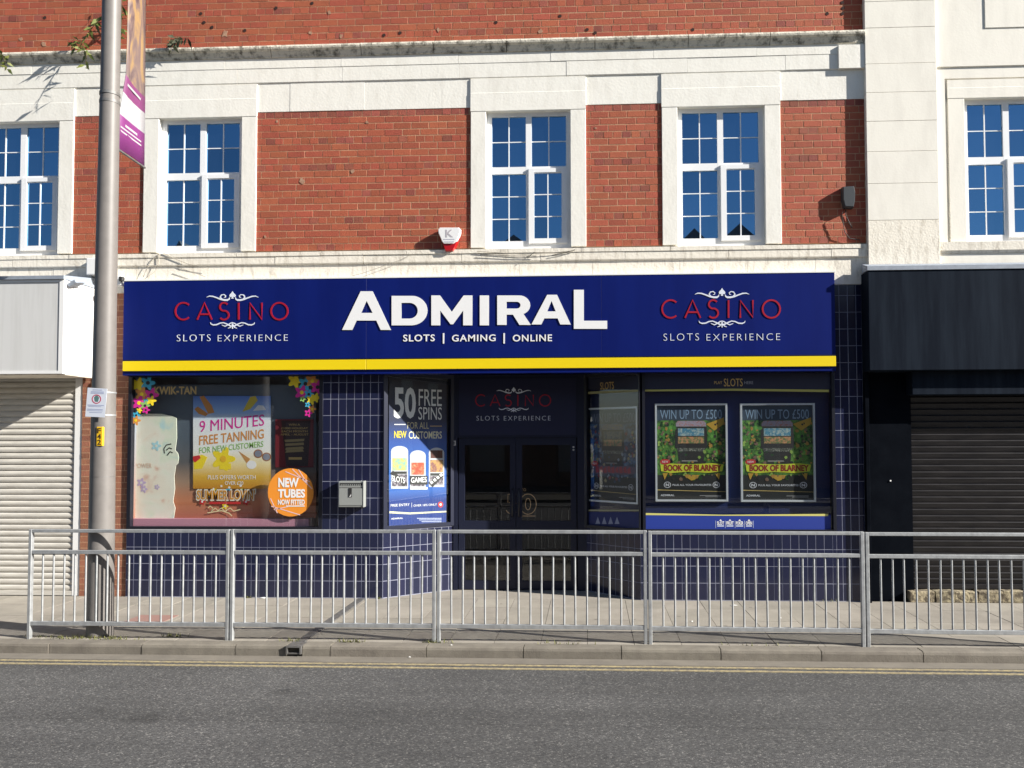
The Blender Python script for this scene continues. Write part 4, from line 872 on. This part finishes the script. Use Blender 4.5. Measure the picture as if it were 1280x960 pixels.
for tx, x0, x1, y0 in (('WIN A', 965, 1030, 318), ('£1000 HOLIDAY', 922, 1075, 338), ('EACH MONTH', 925, 1072, 356), ('APRIL - AUGUST', 918, 1078, 374)): s.txt(tx, x0, y0, x1, y0+12, GOLD, bold=.0)
for y in (410, 432, 455, 470): s.poly([(940+(y-410)*.2, y), (1055-(y-410)*.2, y-6), (1052, y+8), (945, y+14)], plain(.32, .24, .10), .002)
s.rect(965, 510, 1040, 524, GOLD, .002)
Yg = .043; mg = facmap(150, 460, 4.573, Yg)
dk = thing('round_sticker', 'round orange NEW TUBES NOW FITTED sticker on the tanning window', 'sticker', base(mg, 978, 848, Yg)); s = Sheet(dk, mg, -Yg, False)
s.ell(976, 711, 131, 138, plain(.78, .27, .025), -.0005, 'disc')
for x0, y0, x1, y1 in ((945, 592, 1085, 650), (985, 578, 1098, 690), (1020, 580, 1070, 660), (860, 745, 900, 830), (865, 790, 1030, 840), (880, 810, 960, 792)): obj('streak', ribbon([[s.mp(x0, y0), s.mp(x1, y1)]], .011, .0008, s.w+.0012), plain(.72, .50, .50), dk)
s.txt('NEW', 905, 628, 1022, 682, WPD, bold=.04); s.txt('TUBES', 903, 692, 1058, 742, WPD, bold=.04); s.txt('NOW FITTED', 903, 752, 1056, 782, WPD, bold=.03); s.rect(950, 786, 1055, 792, WPD, .002)
kt = thing('window_lettering', 'gold KWIK-TAN lettering at the top of the left shop window', 'lettering', base(mg, 315, 155, Yg)); s = Sheet(kt, mg, -Yg, False)
s.txt('KWIK-TAN', 195, 105, 437, 152, plain(.42, .30, .12), 0, bold=.03)
random.seed(3)
for nm, reg, lab in (('flower_sticker', [(105, 95), (160, 85), (125, 150), (180, 155), (110, 200), (150, 190), (180, 187), (145, 215), (112, 243), (95, 270), (92, 300), (150, 240)], 'cluster of flower stickers in the top left corner of the tanning window'), ('flower_sticker', [(1000, 75), (1060, 90), (1100, 75), (1130, 110), (1040, 140), (1080, 150), (1120, 170), (1045, 178), (1095, 182), (1075, 210), (1100, 235), (1078, 258)], 'cluster of flower stickers in the top right corner of the tanning window')):
    fs = thing(nm, lab, 'sticker', base(mg, *reg[-1], Yg)); s = Sheet(fs, mg, -Yg, False); lf = 0
    for i, (x, y) in enumerate(reg):
        c = (YL, CYAN, ORG, PINK, PINK, CYAN, YL, GRN)[i % 8]; r_ = 44 if i < 5 else random.choice((18, 24, 30)); s.flower(x, y, r_, c, BLK if i % 2 else YL, lf); lf += .0009

# --- splayed panel left of the doors
msp = lambda x, y: S1(390+x/4.571, 460+y/4.571, .03)
zz = lambda y: msp(600, y)[1]
sp1 = thing('free_spins_poster', 'tall blue 50 FREE SPINS poster on the splayed panel beside the doors', 'poster', A, ang1); s = Sheet(sp1, msp, -.034, True)
s.rect(440, 45, 770, 908, zramp('blue_slots_print', [(zz(45), (.004, .006, .016)), (zz(300), (.006, .014, .06)), (zz(420), (.008, .06, .30)), (zz(560), (.014, .11, .42)), (zz(700), (.02, .11, .42)), (zz(760), (.006, .035, .22)), (zz(908), (.006, .035, .22))]), 0, 'sheet')
s.txt('50', 468, 112, 594, 288, WPD, bold=.03); s.txt('FREE', 610, 125, 742, 215, WPD, bold=.0); s.txt('SPINS', 608, 225, 742, 295, WPD, bold=.0)
s.rect(470, 320, 535, 325, WPD, .002); s.rect(675, 330, 742, 334, GOLD, .002); s.txt('FOR ALL', 545, 310, 668, 347, plain(.55, .5, .3), bold=.0); s.txt('NEW', 470, 360, 540, 400, YL, bold=.02); s.txt('CUSTOMERS', 553, 362, 742, 404, plain(.75, .72, .5), bold=.01)
SIL = plain(.52, .54, .58)
for x0, x1, y0, y1, c in ((452, 550, 445, 690, mat('reel_print_gold', (.55, .45, .12), .5, col2=(.20, .45, .40), scale=24, ramp=(.42, .6))), (560, 650, 470, 690, mat('reel_print_red', (.52, .08, .04), .5, col2=(.60, .34, .18), scale=24, ramp=(.45, .6))), (668, 756, 455, 680, mat('reel_print_amber', (.50, .30, .10), .5, col2=(.25, .10, .10), scale=24, ramp=(.45, .6)))):
    xm = (x0+x1)/2; s.poly([(x0, y1), (x0, y0+30)] + [(xm-(x1-x0)/2*math.cos(R(a)), y0+30-30*math.sin(R(a))) for a in range(0, 181, 20)] + [(x1, y1)], SIL, .001, 'slot_machine_print')
    s.rect(x0+10, y0+15, x1-10, y0+60, plain(.10, .03, .02) if x0 > 600 else WPD, .0023); s.rect(x0+8, y0+70, x1-8, y0+140, c, .0023); s.rect(x0+8, y0+146, x1-8, y0+160, BLK, .0023); s.rect(x0+6, y0+162, x1-6, y1-14, mat('cabinet_print', (.06, .05, .07), .5, col2=(.40, .36, .40), scale=30, ramp=(.45, .62)), .0023)
for tx, x0, y0, x1, y1, tl in (('SLOTS', 455, 610, 530, 650, -.6), ('GAMES', 565, 622, 655, 660, 0)):
    s.rect(x0-5, y0-6, x1+5, y1+6, BLK, .0048) if tl == 0 else s.poly([(x0-8, y0-8), (x0+8, y0-24), (x1+14, y1+10), (x1-4, y1+26)], BLK, .0048)
    s.txt(tx, x0, y0, x1, y1-4, WPD, .0062, .02, tl*.35)
s.rect(560, 680, 660, 694, WPD, .004)
s.poly([(664, 655), (735, 600), (752, 618), (690, 680)], BLK, .0048)
for q in range(4): s.poly([(672+q*18, 652-q*14), (684+q*18, 643-q*14), (694+q*18, 655-q*14), (682+q*18, 664-q*14)], WPD, .0062)
s.txt('FREE ENTRY', 450, 773, 558, 793, WPD, bold=.01); s.rect(569, 770, 571, 796, WPD, .002); s.txt("OVER 18'S ONLY", 580, 773, 714, 793, WPD, bold=.01); s.ell(735, 780, 15, 17, RED); s.ell(735, 780, 7, 7, WPD, .0024)
s.poly([(443, 818), (560, 826), (768, 816), (768, 824), (560, 836), (443, 830)], plain(.72, .70, .45)); s.txt('ADMIRAL', 452, 853, 520, 866, WPD, bold=.03)
for y0, x0 in ((857, 600), (866, 612), (876, 626)): s.rect(x0, y0, 740, y0+4, plain(.5, .55, .7), .002)

# --- framed posters
def slots_poster(s, N, title, greenish):
    """s prints in 0..1 sheet coordinates, y downwards"""
    if greenish: bgm = mat('green_foliage_print', (.006, .032, .008), .5, col2=(.10, .25, .04), scale=14, ramp=(.42, .62))
    else: bgm = mat('blue_night_print', (.008, .016, .05), .5, col2=(.10, .20, .34), scale=11, ramp=(.45, .68))
    s.rect(0, 0, 1, 1, plain(.010, .012, .012), 0, 'sheet'); s.rect(0, .16, 1, .74, bgm, .001)
    hdr = plain(.20, .30, .42) if greenish else plain(.14, .17, .24)  # non-green set is duller: the splayed panel's shade is put into the print
    s.rect(0, .0, 1, .16, plain(.03, .05, .08), .001)
    s.txt('WIN UP TO £500', .05, .045, .95, .145, hdr, .0024, .0)
    s.poly([(.31, .165), (.69, .165), (.72, .19), (.72, .225), (.28, .225), (.28, .19)], mat('topper_print' if greenish else 'shaded_topper_print', (.30, .27, .34) if greenish else (.12, .12, .16), .5, col2=(.36, .16, .14) if greenish else (.2, .16, .1), scale=40, ramp=(.5, .6)), .0024)
    s.poly([(.27, .228), (.73, .228), (.735, .45), (.70, .47), (.68, .62), (.32, .62), (.30, .47), (.265, .45)], BLK, .0024, 'slot_machine_print')
    sc_ = mat('bright_reel_print' if greenish else 'shaded_reel_print', (.05, .20, .30) if greenish else (.02, .04, .08), .5, col2=(.34, .42, .40) if greenish else (.14, .14, .12), scale=30, ramp=(.44, .58))
    s.rect(.31, .245, .69, .325, sc_, .0037); s.rect(.31, .335, .69, .405, mat('reel_symbol_print', (.10, .16, .06), .5, col2=(.50, .24, .12), scale=34, ramp=(.44, .58)), .0037)
    s.poly([(.29, .455), (.71, .455), (.69, .49), (.31, .49)], mat('button_deck_print', (.05, .06, .05), .5, col2=(.30, .30, .26), scale=60, ramp=(.5, .62)), .0037)
    s.rect(.36, .585, .64, .597, plain(.24, .24, .22), .0037)
    if greenish:
        for pts in ([(.72, .20), (.98, .13), (.98, .20), (.84, .27)], [(.08, .72), (.16, .72), (.11, .79)], [(.84, .72), (.92, .72), (.90, .79)], [(.38, .74), (.62, .74), (.55, .79), (.50, .80)]): s.poly(pts, plain(.42, .26, .03), .0037)
        for x, y, r_ in ((.09, .30, .07), (.2, .24, .09), (.8, .33, .08), (.88, .5, .07), (.1, .52, .06)): s.flower(x, y, r_, plain(.06, .20, .03), plain(.12, .32, .05), .0026+x*.001)
    rs_ = random.Random(4)
    for k, cc in enumerate((plain(.012, .06, .012), plain(.07, .20, .025), plain(.22, .34, .07), plain(.34, .20, .04), plain(.012, .02, .012), plain(.16, .10, .07)) if greenish else (plain(.02, .05, .12), plain(.08, .14, .24), plain(.22, .28, .36), plain(.20, .04, .05), plain(.01, .012, .03), plain(.30, .26, .14))):
        bmq = []
        for q in range(26):
            side = rs_.random() < .75
            x = rs_.choice((rs_.uniform(.01, .24), rs_.uniform(.77, .99))) if side else rs_.uniform(.1, .9); y = rs_.uniform(.17, .62) if side else rs_.choice((rs_.uniform(.47, .61), rs_.uniform(.72, .80)))
            ss = rs_.uniform(.012, .035); a = rs_.uniform(0, 6)
            pts = [(min(max(x+ss*rs_.uniform(.5, 1.2)*math.cos(a+t_*1.256), .003), .997), y+.75*ss*rs_.uniform(.5, 1.2)*math.sin(a+t_*1.256)) for t_ in range(5)]
            me_ = flat([[s.mp(*p) for p in pts]], .0006, s.w+.0040+k*.00016); bmq.append(me_)
        bj = bmesh.new()
        for me_ in bmq: bj.from_mesh(me_)
        obj('print', tomesh(bj), cc, s.root, local=s.local)
    glow = plain(.50, .56, .03) if greenish else plain(.10, .07, .12)
    s.poly([(.05, .635), (.2, .618), (.5, .628), (.8, .615), (.97, .63), (.95, .70), (.75, .718), (.45, .705), (.2, .72), (.06, .70)], glow, .005)
    if title: s.txt(title, .10, .630, .94, .70, plain(.24, .02, .01), .0063, .05)
    else:
        for q in range(9): s.poly([(.14+q*.082, .63+.012*(q % 3)), (.20+q*.082, .625), (.215+q*.082, .695), (.15+q*.082, .70-.01*(q % 2))], plain(.34, .03, .05), .0063)
    s.ell(.12, .60, .075, .03, plain(.45, .02, .02), .005); s.txt('NEW', .075, .588, .165, .612, plain(.7, .5, .5), .0063, .02)
    for x in (.15, .86): s.ell(x, .845, .052, .033, SIL, .0024, hole=.82); s.txt('N', x-.025, .83, x+.025, .86, SIL, .0024, .04)
    s.txt('PLUS ALL YOUR FAVOURITES', .225, .836, .79, .856, SIL, .0024, .02)
    s.poly([(.0, .895), (.5, .905), (1, .915), (1, .92), (.5, .912), (0, .903)], plain(.45, .34, .12), .0024)
    s.txt('ADMIRAL', .05, .945, .25, .965, SIL, .0024, .03); s.rect(.62, .955, .93, .962, plain(.25, .25, .25), .0024); s.rect(.7, .968, .93, .974, plain(.25, .25, .25), .0024)
FRM = mat('silver_snap_frame', (.66, .70, .74), .35, metal=.3)
def framed(name, label, mp, corner, w0, local, root_loc, ang, title, green):
    (xa, ya_, xb, yb_) = corner
    o = thing(name, label, 'poster', root_loc, ang, 'framed slot machine posters')
    p0 = mp(xa, yb_); p1 = mp(xb, ya_); u0_, v0, u1_, v1 = p0[0], p0[1], p1[0], p1[1]; f_ = .022
    s = Sheet(o, lambda x, y: (u0_+f_+(u1_-u0_-2*f_)*x, v1-f_-(v1-v0-2*f_)*y), w0, local)
    y0, y1 = -w0-.035, -w0+.012
    obj('frame', boxes([(u0_, u0_+f_, y0, y1, v0, v1), (u1_-f_, u1_, y0, y1, v0, v1), (u0_+f_, u1_-f_, y0+.001, y1, v0, v0+f_), (u0_+f_, u1_-f_, y0+.001, y1, v1-f_, v1)]), FRM, o, local=local)
    slots_poster(s, 0, title, green)
PYY = .125; mF = facmap(0, 0, 1, PYY)
framed('slots_poster', 'green framed slots poster nearer the doors in the right shop window', mF, (819.3, 504.3, 908.5, 626.5), -PYY, False, base(mF, 864, 626, PYY), 0, 'BOOK OF BLARNEY', True)
framed('slots_poster', 'green framed slots poster at the right end of the right shop window', mF, (926, 504, 1017.5, 627), -PYY, False, base(mF, 971, 627, PYY), 0, 'BOOK OF BLARNEY', True)
mS = lambda x, y: S2(x, y, .06)
q0 = mS(735.5, 626); q1 = mS(798.5, 508)
framed('slots_poster', 'dim blue framed slots poster on the shaded splayed panel right of the doors', lambda x, y: (q0[0] if x < 770 else q1[0], q0[1] if y > 560 else q1[1]), (735.5, 508, 798.5, 626), -.06, True, D1, ang2, '', False)
obj('window_backing', box(TX[3]+.05, TX[4]-.03, PYY+.013, PYY+.02, WZ0, WZ1), mat('deep_blue_backing', (.006, .016, .085), .45), bld)
Yv = .024; mv = facmap(860, 460, 4.57, Yv)
vb = thing('window_vinyl', 'blue vinyl band with game icons along the bottom of the right shop window', 'vinyl', base(mv, 260, 930, Yv)); s = Sheet(vb, mv, -Yv, False)
s.rect(-250, 840, 815, 930, plain(.008, .030, .25), -.0005, 'band'); s.poly([(-252, 828), (200, 838), (800, 833), (800, 846), (200, 844), (-252, 840)], plain(.55, .52, .16), .001)
for x in (157, 212, 268, 322, 372): s.rect(x, 872, x+2, 914, plain(.5, .55, .7), .001)
for tx, x0, x1 in (('SLOT', 166, 206), ('FRUIT', 219, 260), ('POKER', 274, 316), ('OPEN', 330, 366)): s.txt(tx, x0, 876, x1, 896, WP, .001, .03); s.poly([((x0+x1)/2-8, 873), ((x0+x1)/2+8, 873), ((x0+x1)/2, 864)], WP, .001); s.rect(x0+1, 899, x1-1, 906, plain(.5, .55, .7), .001)
vt = thing('window_vinyl', 'dark vinyl header reading PLAY SLOTS HERE at the top of the right shop window', 'vinyl', base(mv, 260, 140, Yv)); s = Sheet(vt, mv, -Yv, False)
s.rect(-250, 30, 815, 122, plain(.010, .012, .035), -.0005, 'band'); s.poly([(-252, 124), (250, 118), (805, 124), (805, 138), (250, 130), (-252, 134)], plain(.40, .38, .10), .001)
for tx, x0, x1, y0, y1, c in (('PLAY', 150, 195, 75, 92, GOLD), ('SLOTS', 205, 312, 60, 105, GOLD), ('HERE', 322, 372, 75, 92, plain(.3, .3, .35))): s.txt(tx, x0, y0, x1, y1, c, .001, .0)
m2 = lambda x, y: S2(x, y, .012)
v2 = thing('window_vinyl', 'blue vinyl strips with dim SLOTS lettering on the shaded splayed window', 'vinyl', D1, ang2); s = Sheet(v2, m2, -.018, True)
s.rect(727, 640, 799, 660, plain(.010, .020, .12), 0, 'band'); s.rect(727, 470, 799, 487, plain(.008, .010, .03), 0, 'band'); s.txt('SLOTS', 750, 477, 767, 487, GOLD, .001, .0); s.poly([(727, 490), (799, 487), (799, 489.5), (727, 493)], plain(.35, .33, .15), .001); s.rect(727, 637, 799, 639, plain(.3, .3, .2), .001)
for x0 in (744, 752, 760, 768): s.poly([(x0, 655), (x0+3, 646), (x0+6, 655)], plain(.25, .28, .40), .001)
# neon style 50 on the doors
mD = facmap(550, 460, 4.573, DY+.03); dn5 = thing('door_lettering', 'thin gold UP TO 50 lettering behind the door glass', 'lettering', (mD(480, 840)[0], DY+.03, mD(480, 840)[1]))
sd5 = Sheet(dn5, mD, -(DY+.032), False); GL = plain(.62, .40, .22)
obj('lettering', ribbon([[sd5.mp(*p) for p in arc(503, 778, 47, 58, 0, 360, 30)], [sd5.mp(*p) for p in arc(503, 778, 15, 33, 0, 360, 24)], [sd5.mp(x, y) for x, y in ((455, 846), (545, 846))]], .009, .002, sd5.w), GL, dn5)
obj('lettering', ribbon([[sd5.mp(x, y) for x, y in ((440, 722), (388, 722), (388, 770))], [sd5.mp(*p) for p in arc(412, 800, 36, 34, -120, 160, 18)]], .009, .002, sd5.w), GL, dn5)
sd5.txt('UPTO', 438, 688, 492, 704, GL, 0, .0)
bs = thing('door_sticker', 'small white square sticker on the left door surround', 'sticker', (mD(80, 440)[0], DY-.02, UZ(566.5, 556, DY))); mB = facmap(550, 460, 4.573, DY-.022); s = Sheet(bs, mB, -(DY-.0215), False)
s.rect(72, 416, 90, 443, plain(.5, .5, .5), 0, 'sheet'); s.txt('8', 76, 420, 86, 439, BLK, .0015, .03)
bb = thing('door_bell', 'small two-button bell on the right door surround', 'bell', (mB(763, 470)[0], DY-.02, mB(763, 470)[1])); s = Sheet(bb, mB, -(DY-.0215), False)
for y in (452, 468): s.ell(763, y, 6, 5, plain(.4, .4, .4), 0, 'button')

# ------------------------------------------------------------------ weeds on the cornice and at the kerb
def weed(name, label, root, stems, m=LEAF):
    o = thing(name, label, 'plant', root); bm = bmesh.new(); random.seed(len(label))
    for st in stems:
        pts = [Vector(p) for p in st]; obj('stem', tube(pts, [.006]+[.004]*(len(pts)-2)+[.0015], 5), STEM, o)
        for i in range(len(pts)-1):
            for q in range(7):
                p = pts[i].lerp(pts[i+1], q/5+random.random()*.15)
                d = Vector((random.uniform(-1, 1), random.uniform(-.7, .4), random.uniform(-.9, .35))).normalized(); L = random.uniform(.06, .12); w_ = L*.20
                sd_ = d.cross(Vector((random.uniform(-.4, .4), -1, random.uniform(-.3, .3)))).normalized()*w_
                a = bm.verts.new(p); b = bm.verts.new(p+d*L*.45+sd_); c = bm.verts.new(p+d*L+Vector((0, 0, -L*.2))); e = bm.verts.new(p+d*L*.45-sd_); f_ = bm.verts.new(p+d*L*.5+Vector((0, 0, .006)))
                for t3 in ((a, b, f_), (b, c, f_), (c, e, f_), (e, a, f_)): bm.faces.new(t3)
    obj('leaves', tomesh(bm), m, o)
W = lambda x, y, Y: tuple(U(x, y, Y))
weed('buddleia_weed', 'leafy weed sprouting from the cornice left of the lamp post', W(98, 63, -.05), [[W(97, 64, -.03), W(102, 60, -.13), W(108, 66, -.22), W(107, 80, -.27)], [W(99, 60, -.02), W(110, 42, -.12), W(120, 28, -.24), W(124, 22, -.30)], [W(98, 63, -.03), W(92, 56, -.12), W(100, 50, -.2)]])
weed('cornice_weed', 'yellowing weed hanging over the cornice at the left picture edge', W(0, 68, -.05), [[W(-4, 66, -.03), W(2, 68, -.15), W(6, 76, -.2), W(8, 84, -.22)], [W(-4, 66, -.03), W(-10, 60, -.15), W(-12, 72, -.2)]])
weed('cornice_weed', 'small dark weed on the cornice right of the banner', W(212, 62, -.05), [[W(211, 62, -.03), W(216, 56, -.12), W(224, 50, -.18), W(232, 48, -.22)], [W(211, 62, -.03), W(214, 52, -.1), W(220, 47, -.14)]], mat('dry_leaf', (.035, .04, .015), .7))
weed('cornice_weed', 'weed shoots beside the lamp post above the cornice', W(150, 60, -.05), [[W(150, 60, -.02), W(149, 30, -.1), W(150, 5, -.14)], [W(150, 60, -.02), W(152, 20, -.1), W(153, -8, -.14)]])
bm = bmesh.new(); random.seed(11)
for (cx_, cy_, n_, sx_) in ((-4.32, -2.0, 120, .22), (-4.1, -2.06, 60, .25), (-3.55, -1.95, 50, .12), (-2.3, -2.07, 40, .12), (-1.75, -2.07, 60, .18), (-.9, -2.07, 50, .2), (-4.55, -2.05, 50, .2), (-3.62, -.01, 26, .05), (-2.0, -.015, 12, .03), (3.4, -.02, 14, .2), (-4.9, -2.0, 30, .2), (.3, -2.075, 24, .3), (2.2, -2.07, 24, .4)):
    for i in range(n_):
        x = cx_+random.gauss(0, sx_*.5); y = cy_+random.uniform(-.015, .015)*(2 if cy_ < -1 else .6); h = random.uniform(.01, .045); a = random.uniform(0, 6.28); l_ = Vector((math.cos(a), math.sin(a), 0))
        p = Vector((x, y, -.002)); q = p+l_*h*.7+Vector((0, 0, h)); s_ = Vector((-l_.y, l_.x, 0))*.005
        bm.faces.new([bm.verts.new(v) for v in (p-s_, p+s_, q)])
tag(obj('pavement_weeds', tomesh(bm), mat('moss_green', (.09, .11, .025), .8, col2=(.16, .14, .05), scale=30)), 'low moss and grass tufts in the joints along the kerb', 'grass', kind='stuff')
random.seed(5)
bm = bmesh.new()
for px, py, r_ in ((86, 816, .012), (149, 779, .012), (187, 780, .012), (564, 807, .012), (792, 806, .02), (865, 777, .015), (917, 757, .05), (976, 773, .012), (512, 822, .014), (330, 747.5, .05)):
    c = G(px, py, .003 if py < 805 else RZ+.006) if py != 807 else G(px, py, .003)
    if py > 812: c = G(px, py, RZ+.006)
    v = [bm.verts.new(c+Vector((math.cos(a)*r_*random.uniform(.6, 1.2), math.sin(a)*r_*.6, random.uniform(0, .006)))) for a in (0, 1.2, 2.5, 3.7, 5)]
    top = bm.verts.new(c+Vector((0, 0, .012)))
    for i in range(5): bm.faces.new((v[i], v[(i+1) % 5], top))
tag(obj('litter_scraps', tomesh(bm), plain(.7, .7, .68)), 'tiny scraps of white litter on pavement and gutter', 'litter', kind='stuff')

# ------------------------------------------------------------------ terrace across the street (seen only as reflections)
op = thing('opposite_terrace', 'plain terrace across the street seen reflected in the window panes', 'building', (0, -22, 0))
OB = mat('opposite_brick', (.16, .09, .07), .85, col2=(.22, .15, .12), scale=2); SLATE = mat('slate_roof', (.05, .05, .06), .7)
obj('wall', box(-45, 45, -30, -21.5, -.12, 7.0), OB, op)
obj('roof', extrude_x([(-21.3, 7.0), (-25.7, 8.7), (-30.2, 7.0)], -45, 45), SLATE, op)
for gx, gh, gw in ((U(925, 279, 21.6).x, U(925, 279, 21.6).z, 7.4), (U(868, 285, 21.6).x, U(868, 285, 21.6).z, 6.4), (U(642, 295, 21.6).x, U(642, 293, 21.6).z, 8.0), (-16, 10, 3), (24, 10.4, 3)):
    bm = bmesh.new(); a = [bm.verts.new((gx-gw/2, y, 7.0)) for y in (-21.45, -25)]; b = [bm.verts.new((gx+gw/2, y, 7.0)) for y in (-21.45, -25)]; c = [bm.verts.new((gx, y, gh)) for y in (-21.45, -25)]
    for f_ in ((a[0], b[0], c[0]), (a[1], c[1], b[1]), (a[0], c[0], c[1], a[1]), (b[0], b[1], c[1], c[0]), (a[0], a[1], b[1], b[0])): bm.faces.new(f_)
    obj('gable', tomesh(bm), OB, op)
for i in range(-11, 12):
    for z0, z1 in ((.6, 2.6), (4.2, 5.8)): obj('window', box(i*3.6-.7, i*3.6+.7, -21.49, -21.42, z0, z1), mat('opposite_window', (.30, .30, .30), .3), op)
struct('far_pavement', box(-60, 60, -21.5, -14.5, -.139, 0), CONCM, 'pavement on the far side of the street behind the camera', 'pavement')
